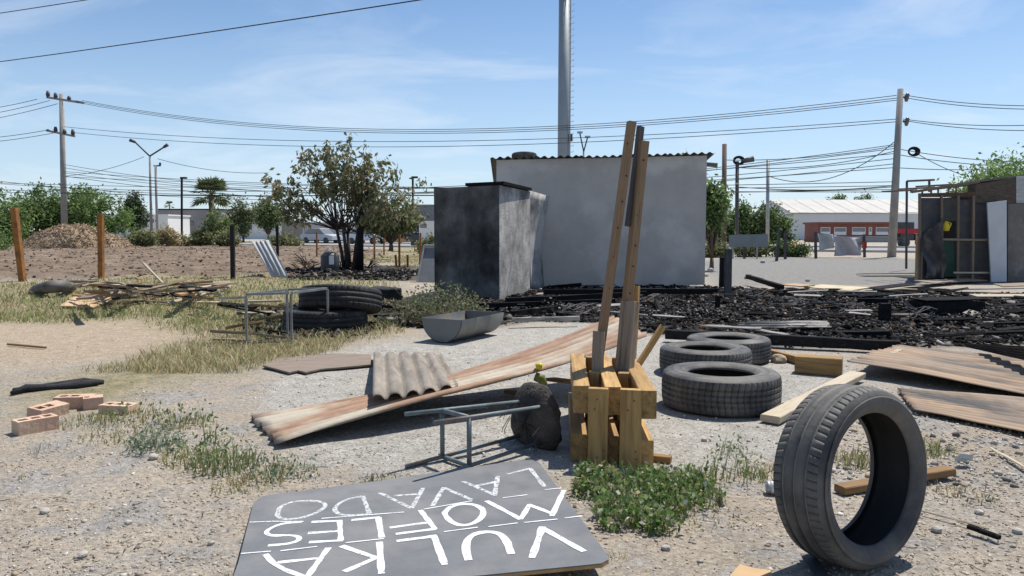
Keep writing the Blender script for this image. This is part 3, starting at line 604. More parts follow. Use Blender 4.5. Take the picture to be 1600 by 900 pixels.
for v in (.0, .42, .95):
    for u, w_ in ((.100, .100), (.258, .108)):
        PB('upright_board', u, v+(-.024 if v == 0 else .02), -.005, u+.002, v+(-.024 if v == 0 else .02), ph+.004, .05, w_ if v == 0 else .06)
        if v == .0: PB('filler_board', u, v+.005, ph-.03, u, v+.075, ph-.03, .055, .03)
PB('foot_board', .30, .14, .02, .47, .10, .015, .05, .035, wood_brown)
Yp = nl.y+.62; pole_t = mat('pole_timber', (.31, .205, .12), (.19, .125, .075), 3, .85, .4, (1, 18, 18), c3=(.09, .065, .045), c3pos=.62, c3scale=3)
def pole(label, b_, t_, w, h, m_, dy=0, roll=0, name='timber_pole', cat='pole', zb=.02):
    p0 = P(*b_, Yp+dy); p1 = P(*t_, Yp+dy+.05); o_ = timber(name, p0, p1, w, h, m_, None, roll, .004, 6, .003)
    if (p1-p0).length > 1.3:
        for k_ in range(9):
            q_ = p0.lerp(p1, .16+.095*k_+random.uniform(-.02, .02)) + Vector((random.uniform(-.012, .012), -w/2-.0005, 0)); MB().tube([q_+Vector((0, .006, 0)), q_-Vector((0, .003, 0))], .0055, 7).build('nail', blackpost, o_)
    return tag(o_, label, cat)
pole('tallest brown square pole with nail holes rising out of the pallet', (924, 640), (987, 190), .052, .045, pole_t)
pole('brown pole with a splintered knot rising out of the pallet', (962, 640), (1006, 221), .056, .05, pole_t, .03)
pole('dark grey batten fixed alongside the splintered pole', (982, 354), (1001, 198), .032, .04, mat('grey_batten', (.115, .11, .11), (.07, .07, .07), 4, .9, .3, (1, 14, 14)), .075)
pole('short grey timber block wedged upright in the pallet', (934, 600), (936, 518), .066, .05, wood_old, -.10)
pole('thick weathered grey post stump standing in the pallet', (974, 600), (984, 471), .095, .06, wood_old, -.05)
pole('short ochre offcut standing behind the grey stump', (988, 560), (994, 447), .04, .04, wood_new, .10)
pole('slanting ochre stick leaning out of the pallet toward the tyres', (978, 600), (1035, 510), .042, .03, wood_new, .12)
for u in (.100, .258):
    for z_ in (.05, .09, ph-.10, ph-.05):
        q_ = nl+px_*(u*1.05+random.uniform(-.03, .03))+py_*(-.0495)+Vector((0, 0, z_)); MB().tube([q_, q_-py_*.0025], .0042, 8).build('nail_head', steel_dk, pal)
# ------------------------------------------------------------------ corrugated sheets
rust = mat('rusted_sheet', (.37, .235, .155), (.23, .135, .09), 3.0, .75, .4, (1.2, 2.6, 2.6), metal=.1, c3=(.45, .40, .32), c3pos=.525, c3soft=.08, c3scale=1.1)
asb = mat('asbestos_sheet', (.30, .26, .215), (.17, .15, .125), 3, .9, .4, (.7, 4, 4), c3=(.13, .115, .10), c3pos=.63, c3scale=2)
burnt_sheet = mat('burnt_sheet', (.40, .275, .175), (.25, .20, .16), 2.4, .8, .4, (.45, 1.8, 1.8), metal=.1, c3=(.075, .072, .072), c3pos=.53, c3soft=.10, c3scale=1.9)
grey_sheet = mat('grey_sheet', (.46, .47, .47), (.30, .31, .31), 3, .7, .2, (.7, 5, 5), metal=.2)
def far_sag(u, v): return (0, 0, -.11*v*math.sin(u*math.pi) + (1-v)*.018*math.sin(2*math.pi*u))
tag(sheet('corrugated_sheet', G(437, 692, .03), G(1010, 527, .42), G(389, 650, .02), G(955, 493, .50), rust, 7, .023, .003, 40, bulge=far_sag, rag=.012, seed=3),
    'long rust-red corrugated metal sheet propped against the pallet', 'metal sheet')
tag(sheet('corrugated_sheet', G(582, 620, .20), G(584, 551, .06), G(716, 602, .22), G(689, 553, .08), asb, 5, .017, .008, 14, rag=.008, trap=True, seed=9),
    'grey-brown corrugated roofing panel lying across the rusty sheet', 'roofing panel')
tag(sheet('corrugated_sheet', G(1322, 566, .11), G(1760, 640, .035), G(1407, 539, .09), G(1760, 572, .10), burnt_sheet, 13, .011, .003, 40, rag=.02, seed=15, bulge=lambda u, v: (0, 0, .016*math.sin(u*6+v*3))),
    'scorched corrugated sheet with ragged raised edge beside the wooden block', 'metal sheet')
tag(sheet('corrugated_sheet', G(1428, 640, .03), G(1780, 712, .05), G(1404, 606, .025), G(1780, 634, .03), burnt_sheet, 11, .009, .003, 30, rag=.015, seed=21),
    'flatter scorched sheet lying on gravel in front of the ragged one', 'metal sheet')
tag(sheet('corrugated_sheet', G(1512, 543, .10), G(1720, 590, .16), G(1500, 536, .12), G(1720, 546, .42), steel_dk, 5, .014, .003, 20, rag=.02, seed=25),
    'dark blackened sheet curling up behind the scorched sheets', 'metal sheet')
ls = G(437, 434)
tag(sheet('corrugated_sheet', G(424, 433, .02), P(393, 378, ls.y+.7), G(452, 434, .02), P(421, 375, ls.y+.75), grey_sheet, 4, .02, .003, 14, rag=.01, seed=28), 'pale grey corrugated sheet standing bent by the black fence posts', 'metal sheet')
pb = MB().prism([G(*q, .012) for q in ((411, 573), (432, 562), (520, 554), (580, 556), (579, 572), (500, 579), (478, 584), (466, 581), (452, 584))], (0, 0, .014))
tag(pb.build('plywood_board', mat('old_board', (.255, .205, .165), (.19, .15, .12), 4, .9, .3, (1, 6, 1), c3=(.12, .095, .08), c3pos=.64)), 'thin warped brown board lying flat beside the roofing panel', 'board')
# ------------------------------------------------------------------ overturned bar stool
F1 = G(634, 729, .012); aS = (G(802, 690, .012)-F1); aS.z = 0; Ls = aS.length; aS.normalize(); pS = G(681, 747, .012)-F1; pS.z = 0; pS = pS.normalized()*.24; upz = Vector((0, 0, .27))
st = thing('bar_stool', 'overturned rusty bar stool with torn black seat lying on its side', 'stool', F1+aS*Ls*.5)
tubem = mat('stool_tube', (.19, .235, .25), (.10, .115, .12), 8, .55, .2, metal=.3, c3=(.17, .10, .06), c3pos=.6)
mid = F1 + pS*.5 + upz*.5
for k in (F1, F1+pS, F1+upz, F1+pS+upz):
    e = mid + aS*Ls*1.02 + (k-mid)*.72
    MB().tube([k, e], .0115, 8).build('leg', tubem, st, True)
def atleg(k, u): return (k*(1-u) + (mid+aS*Ls*1.02+(k-mid)*.72)*u)
ringp = [atleg(k, .30) for k in (F1, F1+pS, F1+pS+upz, F1+upz)]
for i in range(4): MB().tube([ringp[i], ringp[(i+1) % 4]], .0125, 8).build('footrest_bar', tubem, st, True)
# seat: torn round cushion
sc_ = mid + aS*(Ls*1.02+.045); sn = aS; su = Vector((0, 0, 1)); sw = sn.cross(su)
V = []; na, nb_ = 26, 9
for i in range(na):
    an = 2*math.pi*i/na; rj = .185*(1+.10*float(vn(np.array([i*.7]), np.array([3.]), 2)[0]))
    for j in range(nb_):
        q = j/(nb_-1); rr = rj*math.sin(min(q, 1)*math.pi)**.45 if 0 < q < 1 else .0; th = (q-.5)*.15
        rr *= 1 + .55*(float(fbm(np.array([abs(i-na/2)*.6]), np.array([j*.9]), 6, 3)[0])-.5); th += .05*(float(fbm(np.array([abs(i-na/2)*.5+4]), np.array([j*.4]), 9, 2)[0])-.5)
        V.append(tuple(sc_ + su*rr*math.cos(an) + sw*rr*math.sin(an) + sn*th))
mb = MB(); mb.add(V, [(i*nb_+j, ((i+1) % na)*nb_+j, ((i+1) % na)*nb_+j+1, i*nb_+j+1) for i in range(na) for j in range(nb_-1)])
cloth_b = mat('burnt_vinyl', (.045, .038, .034), (.022, .02, .02), 10, .8, .9, c3=(.10, .075, .06), c3pos=.58, bdist=.02)
mb.build('seat_cushion', cloth_b, st, True)
for i in range(9):
    an = random.uniform(-2.6, 2.6); q0 = sc_ - sn*.07 + su*.14*math.cos(an) + sw*.14*math.sin(an)
    MB().tube([q0, q0 - sn*random.uniform(.04, .09) + Vector((0, 0, -.06)), q0 - sn*random.uniform(.02, .1) + Vector((random.uniform(-.04, .04), 0, -random.uniform(.12, .2)*.6))], .0025, 4).build('loose_wire', steel_dk, st)
# ------------------------------------------------------------------ yellow-handled grinder behind the stool
gy_ = G(850, 640).y
gr_ = thing('angle_tool', 'yellow and green power tool standing by the torn stool seat', 'tool', G(850, 640))
ym = mat('yellow_plastic', (.70, .55, .03), (.55, .42, .03), 12, .5, .1); gm_ = mat('olive_plastic', (.18, .20, .03), (.07, .08, .03), 12, .55, .1)
MB().tube([P(837, 573, gy_), P(843, 572, gy_), P(847, 573, gy_)], [.018, .026, .022], 10).build('guard_cap', ym, gr_, True)
MB().tube([P(836, 588, gy_), P(846, 592, gy_), P(851, 602, gy_)], [.03, .034, .022], 8).build('motor_body', gm_, gr_, True)
MB().tube([P(849, 600, gy_), P(858, 622, gy_+.02), P(861, 640, gy_+.02)], [.012, .012, .010], 8).build('handle', ym, gr_, True)
tag(timber('plank', G(858, 592, .10), G(905, 598, .16), .10, .02, wood_brown), 'short brown plank under the raised rusty sheet', 'plank')
tag(timber('plank', G(790, 612, .03), G(840, 618, .03), .05, .03, wood_brown), 'thin brown batten poking out behind the stool seat', 'plank')
# ------------------------------------------------------------------ timbers round the tyres
tag(timber('wood_block', G(1243, 568, .075), G(1316, 573, .075), .16, .15, wood_new, seg=2, chamfer=.006), 'squared ochre wooden block standing near the charred beam', 'wood block')
tag(timber('plank', G(1190, 548, .04), G(1262, 566, .04), .06, .07, wood_brown), 'dark brown plank running from behind the tyres to the ochre block', 'plank')
tag(timber('plank', G(1203, 655, .03), G(1340, 585, .05), .125, .045, wood_pale, chamfer=.005), 'narrow pale grey plank lying beside the all-terrain tyre', 'plank')
tag(timber('plank', G(1312, 765, .02), G(1484, 735, .03), .07, .035, wood_brown), 'brown plank lying on the ground behind the upright tyre', 'plank')
tag(timber('plank', G(1372, 562, .10), G(1406, 547, .11), .05, .02, wood_pale), 'short pale batten on the end of the scorched sheet', 'plank')
ms = tag(timber('metal_strip', G(1262, 866, .022), G(1292, 912, .012), .055, .006, steel_dk), 'bent dark metal strip wedged under the upright tyre', 'metal strip')
tag(MB().prism([G(*q, .004) for q in ((1139, 904), (1156, 884), (1178, 890), (1204, 893), (1215, 930), (1150, 930))], (0, 0, .006)).build('cardboard', mat('cardboard', (.50, .34, .19), (.42, .28, .15), 5, .9, .1)), 'tan cardboard scrap on the ground by the upright tyre', 'cardboard')
def rock(name, label, px, py, s, m_, sq=.65, group=None, cat='stone'):
    import bmesh
    bm = bmesh.new(); bmesh.ops.create_icosphere(bm, subdivisions=2, radius=s); sd_ = random.random()*50
    for v in bm.verts:
        k = 1+.55*(float(fbm(np.array([v.co.x/s*1.3+sd_]), np.array([v.co.y/s*1.3+v.co.z/s*2]), 4, 3)[0])-.5); v.co *= k; v.co.z *= sq
    me = bpy.data.meshes.new(name); bm.to_mesh(me); bm.free(); g = on(px, py)
    return tag(link(me, name, m_, None, Matrix.Translation(g+Vector((0, 0, s*sq*.6))) @ Matrix.Rotation(random.random()*6, 4, 'Z')), label, cat, group)
stone_m = mat('stone', (.46, .43, .38), (.33, .31, .275), 9, .95, .5)
rock('rock', 'rounded tan rock between the tyres and the ochre block', 1216, 566, .075, mat('tan_stone', (.40, .33, .24), (.28, .22, .16), 9, .95, .5), .7)
for q in ((1463, 828, .022), (1505, 722, .03), (1560, 742, .02), (1430, 815, .015), (240, 716, .028), (70, 800, .02), (130, 870, .018), (610, 780, .012), (1040, 860, .018), (1100, 690, .018), (1010, 690, .022), (1170, 690, .012), (330, 850, .014), (200, 820, .016), (1530, 800, .018), (1085, 620, .02), (1590, 830, .02), (300, 655, .02)):
    rock('stone', 'small pale stone lying loose on the bare ground', q[0], q[1], q[2], stone_m, .7, 'small loose stones on the ground')
tag(MB().prism([G(1492, 722, .02), G(1512, 720, .02), G(1520, 717, .045), G(1500, 715, .05)], (0, 0, .02)).build('rubble_chunk', mat('blue_rubble', (.50, .56, .60), (.40, .45, .48), 8, .9, .3)), 'small bluish rubble chunk on the gravel right of the tyre', 'rubble')
tag(timber('charred_stick', G(1513, 822, .02), G(1562, 840, .015), .022, .018, charred), 'short black charred stick lying near the upright tyre', 'stick')
tag(timber('twig', G(1437, 797, .01), G(1545, 826, .012), .008, .008, wood_pale), 'long thin pale twig lying near the upright tyre', 'twig')
tag(timber('twig', G(1548, 700, .02), G(1610, 735, .03), .018, .008, wood_pale), 'thin pale lath on the gravel at the shadow edge', 'lath')
cg = G(1209, 771); cn = thing('paint_can', 'small white and black tin can lying by the upright tyre', 'can', cg); cd = Vector((1, -.15, 0)).normalized(); c0 = cg+Vector((-.035, 0, .03))
MB().tube([c0, c0+cd*.018], .029, 16).build('rim', steel, cn, True); MB().tube([c0+cd*.0185, c0+cd*.055], .028, 16).build('label_band', white, cn, True); MB().tube([c0+cd*.0555, c0+cd*.095], .028, 16).build('dark_band', blackpost, cn, True)
# ------------------------------------------------------------------ perforated bricks
brick_m = mat('pale_brick', (.58, .40, .29), (.45, .29, .21), 7, .95, .5, c3=(.62, .50, .35), c3pos=.6)
def brick(label, px, py, rz, holes=3, z=0, L_=.22, W_=.11, H_=.085, tilt=0):
    """block with round-cornered core holes through it"""
    import bmesh
    bm = bmesh.new(); nx = 13; ny = 7; solid = np.ones((nx, ny), bool)
    hx = [1, 5, 9]
    for h_ in hx[:holes]: solid[h_+0:h_+3, 2:5] = False
    def vx(i, j, k): return ((i/nx-.5)*L_, (j/ny-.5)*W_, k*H_)
    mb_ = MB()
    fs = []; vs = {}; vl = []
    def vid(i, j, k):
        if (i, j, k) not in vs: vs[(i, j, k)] = len(vl); vl.append(vx(i, j, k))
        return vs[(i, j, k)]
    for i in range(nx):
        for j in range(ny):
            if not solid[i, j]: continue
            fs.append((vid(i, j, 1), vid(i+1, j, 1), vid(i+1, j+1, 1), vid(i, j+1, 1))); fs.append((vid(i, j+1, 0), vid(i+1, j+1, 0), vid(i+1, j, 0), vid(i, j, 0)))
            for di, dj, e in ((-1, 0, ((i, j+1), (i, j))), (1, 0, ((i+1, j), (i+1, j+1))), (0, -1, ((i, j), (i+1, j))), (0, 1, ((i+1, j+1), (i, j+1)))):
                a_, b_ = i+di, j+dj
                if not (0 <= a_ < nx and 0 <= b_ < ny) or not solid[a_, b_]:
                    fs.append((vid(*e[0], 0), vid(*e[1], 0), vid(*e[1], 1), vid(*e[0], 1)))
    vl = [(q[0]+random.uniform(-.0012, .0012), q[1]+random.uniform(-.0012, .0012), q[2]+random.uniform(-.001, .001)) for q in vl]
    me = bpy.data.meshes.new('brick'); me.from_pydata(vl, [], fs); me.update(); g = on(px, py); bm.free()
    return tag(link(me, 'brick', brick_m, None, Matrix.Translation(g+Vector((0, 0, z-.005))) @ Matrix.Rotation(rz, 4, 'Z') @ Matrix.Rotation(tilt, 4, 'X')), label, 'brick', None)
brick('pale perforated brick lying flat, first of the row from the bare dirt', 56, 674, rad(52)); brick('brick leaning on its neighbour in the short row of bricks', 75, 652, rad(75), 2, .0, tilt=rad(8))
brick('broken pinkish brick at the end of the short row', 118, 636, rad(8), 2, L_=.24); brick('small brick fragment beside the broken brick', 146, 638, rad(30), 1, L_=.12); brick('separate perforated brick half sunk in dry grass', 186, 645, rad(-10), 3, -.02)
rag = MB(); rp = [on(20, 616), on(45, 611), on(85, 607), on(125, 605), on(155, 601)]
for k in range(3): rag.tube([q+Vector((random.uniform(-.02, .02), .03*k-.03, .02+.012*math.sin(i*2+k))) for i, q in enumerate(rp)], [.015, .03, .025, .035, .02], 7)
tag(rag.build('black_rag', mat('black_cloth', (.035, .035, .038), (.018, .018, .02), 12, .9, .6), None, True), 'twisted strip of black cloth lying on the dirt near the bricks', 'cloth')
tag(timber('branch', on(12, 541)+Vector((0, 0, .02)), on(72, 545)+Vector((0, 0, .02)), .02, .02, wood_brown), 'thin brown stick lying on bare tan soil', 'stick')
# ================================================================== burnt rubble field
CPG = PG['char']
def incl(p_, pg):
    c_ = False; n_ = len(pg)
    for i in range(n_):
        (ax_, ay_), (bx_, by_) = pg[i], pg[(i+1) % n_]
        if (ay_ > p_[1]) != (by_ > p_[1]) and p_[0] < (bx_-ax_)*(p_[1]-ay_)/(by_-ay_)+ax_: c_ = not c_
    return c_
x0, x1, y0, y1 = CPG[:, 0].min(), CPG[:, 0].max(), CPG[:, 1].min(), CPG[:, 1].max()
CHARP = [(.012, .012, .013)]*12 + [(.024, .023, .022)]*6 + [(.06, .056, .052)]*3 + [(.14, .13, .12)]*2 + [(.11, .07, .045), (.25, .23, .215)]
C = scatter(46000, 'char', x0, x1, y0-.3, y1+.3, persp=False, thr=.55); k = len(C); ln = rng.uniform(.012, .05, k)*np.where(rng.random(k) < .10, 2.6, 1); C[:, 2] += ln*.1
tag(link(chips(C, ln, ln*rng.uniform(.3, .8, k), ln*rng.uniform(.1, .4, k), pick(CHARP, k, .3), .3), 'charred_debris', chipm), 'black charred bits and ash spread over the burnt plot', 'debris', kind='stuff')
C = np.concatenate([scatter(1500, 'char', -7, -2.6, 17, 24, persp=False, thr=.5), scatter(1500, 'char', -4.2, -1.2, 8.6, 12.5, persp=False, thr=.5)]); k = len(C); ln = rng.uniform(.03, .12, k); C[:, 2] += ln*.15
tag(link(chips(C, ln, ln*.6, ln*.4, pick(CHARP, k, .3), .4), 'charred_debris', chipm), 'black charred bits round the tree and the truck tyres', 'debris', kind='stuff')
made = 0
while made < 62:
    u = (random.uniform(x0, x1), random.uniform(y0, y1))
    if not incl(u, CPG) or (u[0] < .6 and u[1] > 12.4) or abs(u[0]) > u[1]*.75: continue
    made += 1; an = random.gauss(0, .5) if random.random() < .75 else random.uniform(0, 3.14); Ln = random.uniform(.35, 1.7); w = random.uniform(.025, .075)
    d_ = Vector((math.cos(an), math.sin(an), random.uniform(-.10, .14)))*Ln/2; c_ = Vector((u[0], u[1], random.uniform(.02, .08)))
    tag(timber('charred_timber', c_-d_, c_+d_, w, w*random.uniform(.5, 1), charred, None, random.random(), .012, 6, 0, .5), 'charred black timber lying among the burnt rubble', 'timber', 'charred timbers in the burnt rubble')
PALE = mat('ash_board', (.40, .37, .34), (.25, .23, .21), 4, .9, .3, (1, 8, 8), c3=(.06, .055, .05), c3pos=.56)
made = 0
while made < 34:
    u = (random.uniform(x0, x1), random.uniform(y0, y1))
    if not incl(u, CPG) or abs(u[0]) > u[1]*.72 or (u[0] < .6 and u[1] > 12.4): continue
    made += 1; an = random.gauss(0, .45); Ln = random.uniform(.18, .8); d_ = Vector((math.cos(an), math.sin(an), random.uniform(-.08, .1)))*Ln/2; c_ = Vector((u[0], u[1], random.uniform(.07, .13)))
    tag(timber('ash_grey_board', c_-d_, c_+d_, random.uniform(.05, .16), .014, PALE, None, random.uniform(-.3, .3), .01, 4, 0, .3), 'ash-grey scrap of board lying on the black rubble', 'board', 'ash-grey scraps on the burnt rubble')
def beam(label, a_, b_, w, za=.08, zb=.08, m_=charred, name='charred_beam', h=None):
    return tag(timber(name, G(*a_, za), G(*b_, zb), w, h or w, m_, None, 0, .012, 10, 0, .25), label, 'beam')
beam('long charred beam lying behind the flat tyres', (1040, 522), (1405, 541), .11); beam('charred beam propped on rubble from the outhouse corner toward the shack', (790, 470), (1010, 459), .09, .12, .2)
beam('charred beam along the foot of the pale shack wall', (850, 456), (1120, 455), .10, .18, .14); beam('thin charred beam crossing in front of the outhouse', (740, 478), (960, 470), .07, .12, .1)
beam('ash-streaked beam lying near the half drum', (800, 500), (905, 497), .06, .1, .1, PALE); beam('charred beam crossing behind the rusty sheet tip', (800, 490), (870, 482), .08)
beam('black beam lying in front of the ruined shack', (1340, 470), (1520, 474), .10); beam('charred beam rising from the rubble beside the scorched post', (1168, 432), (1222, 449), .10, .2, .1)
def stub(label, px, pyb, pyt, w, m_=charred): g = G(px, pyb); return tag(timber('burnt_post', g+Vector((0, 0, -.05)), P(px+1, pyt, g.y), w, w, m_, None, 0, .008, 6, 0, .15), label, 'post')
stub('tall grey scorched post standing at the corner of the burnt plot', 1137, 466, 389, .12, mat('scorched_post', (.13, .12, .115), (.05, .048, .046), 6, .9, .5, (1, 10, 10)))
stub('black burnt post beside the taller scorched post', 1129, 452, 402, .13); stub('charred stub upright in the middle of the burnt rubble', 1382, 504, 474, .12); stub('small charred stub below the scorched post', 1121, 482, 462, .07)
bx = thing('burnt_crate', 'low black burnt crate lying in the rubble near the ruined shack', 'crate', G(1478, 492)); g = G(1478, 492)
for s_ in (-1, 1): timber('side_board', g+Vector((-.42, s_*.22, .10)), g+Vector((.42, s_*.22, .12)), .03, .2, charred, bx, jit=.01)
timber('end_board', g+Vector((-.43, -.2, .10)), g+Vector((-.43, .2, .10)), .03, .2, charred, bx); timber('lid_board', g+Vector((-.44, -.05, .225)), g+Vector((.46, .0, .245)), .42, .02, charred, bx, jit=.012)
tag(sheet('corrugated_sheet', G(1135, 513, .06), G(1300, 512, .05), G(1180, 501, .14), G(1292, 501, .10), mat('ash_sheet', (.44, .42, .39), (.25, .24, .22), 2, .8, .3, c3=(.05, .048, .045), c3pos=.55), 3, .012, .003, 14, rag=.03, seed=33), 'crumpled ash-white metal scrap lying in the burnt rubble', 'metal sheet')
# loose boards on the grey lot in front of the ruined shack
LOT = [((1345, 428), (1432, 427), .5, wood_pale), ((1270, 447), (1345, 452), .45, mat('straw_board', (.58, .50, .34), (.46, .38, .25), 4, .9, .2)), ((1475, 431), (1520, 428), .6, ply), ((1480, 452), (1610, 450), .30, PALE), ((1520, 462), (1640, 462), .25, wood_pale),
       ((1360, 451), (1420, 444), .3, charred), ((1420, 446), (1480, 440), .35, PALE), ((1230, 444), (1262, 447), .3, ply), ((1440, 440), (1530, 437), .4, wood_old), ((1560, 446), (1640, 443), .35, wood_old), ((1390, 455), (1450, 452), .12, charred), ((1310, 455), (1370, 456), .1, PALE)]
LN = {'pale_wood': 'pale wooden', 'straw_board': 'straw-yellow', 'plywood': 'tan plywood', 'ash_board': 'ash-grey', 'charred_wood': 'charred black', 'weathered_wood': 'weathered grey'}
for i, (a_, b_, w, m_) in enumerate(LOT):
    tag(timber('loose_board', G(*a_, .06+.012*(i % 3)), G(*b_, .07+.03*(i % 2)), w, .02, m_, None, random.uniform(-.1, .12), .008, 4, .002), LN[m_.name]+' scrap board lying on the lot before the ruined shack', 'board', LN[m_.name]+' boards before the ruined shack')
for q in ((1167, 436, .07), (1262, 440, .06), (1192, 411, .1), (1110, 425, .1), (1103, 432, .07)):
    rock('rubble_lump', 'grey lump of rubble on the lot behind the burnt plot', q[0], q[1], q[2], mat('rubble', (.48, .46, .44), (.33, .32, .31), 8, .95, .5), .8, 'rubble lumps on the lot', 'rubble')
# ================================================================== half drum, frame, burnt armchair
e1 = G(690, 541); ad = (G(768, 522)-G(700, 538)); ad.z = 0; ad.normalize(); rD = .26; LD = .92; drum_m = mat('drum_steel', (.215, .22, .215), (.15, .15, .145), 4, .6, .2, metal=.35, c3=(.30, .24, .17), c3pos=.6, c3scale=2.5)
dr = thing('half_drum', 'half of a steel drum cut lengthwise lying open side up', 'drum', e1); sD = Vector((ad.y, -ad.x, 0)); c0 = e1 + Vector((-.02, .22, rD+.005))
def half(t_, r_): return [c0+ad*t_+sD*r_*math.cos(a_)+Vector((0, 0, -r_*math.sin(a_))) for a_ in np.linspace(0, math.pi, 21)]
V = []; 
for t_, r_ in ((0, rD), (.05, rD), (.29, rD), (.30, rD+.006), (.31, rD), (.6, rD), (.61, rD+.006), (.62, rD), (LD, rD), (LD, rD-.006), (0, rD-.006)): V += half(t_, r_)
mb = MB(); mb.add(V, [(i*21+j, (i+1)*21+j, (i+1)*21+j+1, i*21+j+1) for i in range(10) for j in range(20)]); mb.build('shell', drum_m, dr, True)
for t_ in (-.002, LD-.01): MB().prism(half(t_, rD-.007), ad*.012).build('end_cap', mat('drum_cap', (.17, .175, .175), (.135, .14, .14), 4, .55, .15, metal=.35), dr)
A_, B_, C_ = G(386, 541, 0), G(456, 537, 0), G(513, 524, 0); D_ = A_+C_-B_; fh = Z(460, A_.y)
fr = thing('tubular_stand', 'open box frame of grey steel tube standing by the burnt truck tyres', 'frame', (A_+C_)/2); K = [A_, B_, C_, D_]; u = Vector((0, 0, fh))
for i in range(4):
    MB().box((K[i].x, K[i].y, fh/2-.01), (.022, .022, fh+.0)).build('leg', mat('frame_grey', (.27, .28, .29), (.16, .165, .17), 6, .6, .2, metal=.3), fr)
    a_, b_ = K[i], K[(i+1) % 4]; e = (b_-a_).normalized()*.016
    timber('top_rail', a_+u+e, b_+u-e, .024, .024, mat('frame_grey', (.2, .2, .2)), fr, jit=.0, seg=1, chamfer=0)
    if i != 1: timber('bottom_rail', a_+e+Vector((0, 0, .03)), b_-e+Vector((0, 0, .03)), .02, .02, steel_dk, fr, jit=0, seg=1, chamfer=0)
# burnt armchair: sagging slabs of charred foam
foam = mat('burnt_foam', (.022, .022, .025), (.010, .010, .011), 7, .75, .9, c3=(.055, .055, .06), c3pos=.62, bdist=.03)
def lump(name, c_, d_, rz, parent, m_, sq=.35, amp=.12, sd_=0):
    """rounded sagging block"""
    import bmesh
    bm = bmesh.new(); bmesh.ops.create_cube(bm, size=2); bmesh.ops.subdivide_edges(bm, edges=bm.edges, cuts=9, use_grid_fill=True)
    for v in bm.verts:
        q = v.co.copy(); r_ = q.normalized()*1.18; q = q.lerp(r_, sq); nz = float(fbm(np.array([q.x*1.7+sd_]), np.array([q.y*1.7+q.z*2.3]), 6, 4)[0])-.5
        v.co = Vector((q.x*d_[0]/2, q.y*d_[1]/2, q.z*d_[2]/2))*(1+nz*amp*2)
    me = bpy.data.meshes.new(name); bm.to_mesh(me); bm.free()
    for p_ in me.polygons: p_.use_smooth = True
    return link(me, name, m_, parent, Matrix.Translation(c_) @ Matrix.Rotation(rz, 4, 'Z'))
big = tyre_mesh(.50, .27, .29, 44, .010, .010, 3, 6); burnt_rub = mat('burnt_rubber', (.026, .026, .029), (.013, .013, .014), 7, .7, .6, c3=(.06, .06, .064), c3pos=.62)
g = G(512, 525); d_ = Vector((g.x, g.y, 0)).normalized()
def big_tyre(label, c_, rx, ry, rz):
    M = Matrix.Translation(c_) @ Matrix.Rotation(rz, 4, 'Z') @ Matrix.Rotation(rx, 4, 'X') @ Matrix.Rotation(ry, 4, 'Y'); t = thing('truck_tyre', label, 'tyre', c_)
    for nm, k, m_ in (('tread', 'tread', burnt_rub), ('sidewall', 's1', burnt_rub), ('sidewall', 's-1', burnt_rub), ('inner_liner', 'liner', rubber_in)):
        me_ = big[k].copy(); me_.materials.clear(); link(me_, nm, m_, t, M)
c_ = g+d_*.50+Vector((-.02, 0, .14)); big_tyre('burnt black truck tyre lying flat behind the steel box frame, bottom of the pair', c_, 0, 0, .2)
big_tyre('burnt black truck tyre slumped on top of another one', c_+Vector((.16, .12, .22)), rad(-7), rad(10), .9)
lp2 = G(603, 470); tag(lump('burnt_bundle', lp2+Vector((0, 0, .1)), (.55, .4, .26), 0, None, foam, .5, .35, 20), 'lump of burnt black material between the truck tyres and the outhouse', 'bundle')
# ------------------------------------------------------------------ scrap timber piles on the left
zq = lambda q: (q[0]/4, 280+q[1]/4)
PILE = [((420, 640), (750, 648), .1, wood_old, .1, .12), ((800, 730), (1215, 612), .12, wood_old, .10, .32), ((910, 712), (1205, 660), .1, wood_pale, .08, .2), ((985, 735), (1345, 662), .11, wood_pale, .06, .2), ((1055, 778), (1312, 705), .08, wood_pale, .03, .14), ((1205, 655), (1440, 645), .1, wood_old, .18, .16),
        ((1300, 690), (1438, 650), .07, wood_brown, .1, .15), ((545, 664), (765, 662), .06, wood_pale, .1, .12), ((620, 780), (865, 765), .07, wood_old, .03, .05), ((680, 728), (860, 742), .06, wood_old, .06, .05), ((745, 648), (880, 690), .07, wood_old, .2, .08), ((700, 700), (1000, 690), .12, wood_brown, .08, .08),
        ((860, 760), (1060, 770), .09, wood_old, .04, .04), ((900, 690), (1120, 640), .08, wood_brown, .14, .24), ((1000, 700), (1290, 690), .1, wood_old, .05, .08), ((1230, 770), (1380, 772), .05, wood_pale, .02, .02), ((1370, 742), (1540, 738), .05, wood_pale, .03, .05), ((1370, 775), (1600, 800), .08, charred, .05, .08), ((1380, 700), (1440, 665), .05, wood_pale, .0, .06), ((650, 640), (920, 668), .07, wood_old, .13, .15), ((930, 668), (1330, 640), .09, wood_brown, .2, .25)]
for i in range(34):
    cx_ = random.uniform(480, 1400); cy_ = 690+random.uniform(-45, 50); Lp = random.uniform(90, 240); sl = random.uniform(-.45, .25)
    PILE.append(((cx_-Lp/2, cy_-sl*Lp/4+8), (cx_+Lp/2, cy_+sl*Lp/4+8), random.uniform(.05, .12), random.choice([wood_old, wood_old, wood_old, wood_pale, wood_brown, charred, charred]), random.uniform(.05, .36), random.uniform(.05, .36)))  # near-black planks mixed in put the heap's inner shading into the colour
WN = {'weathered_wood': 'weathered grey', 'pale_wood': 'pale bleached', 'brown_wood': 'brown', 'charred_wood': 'black', 'ash_board': 'ash-grey', 'plywood': 'tan plywood', 'straw_board': 'straw-yellow'}
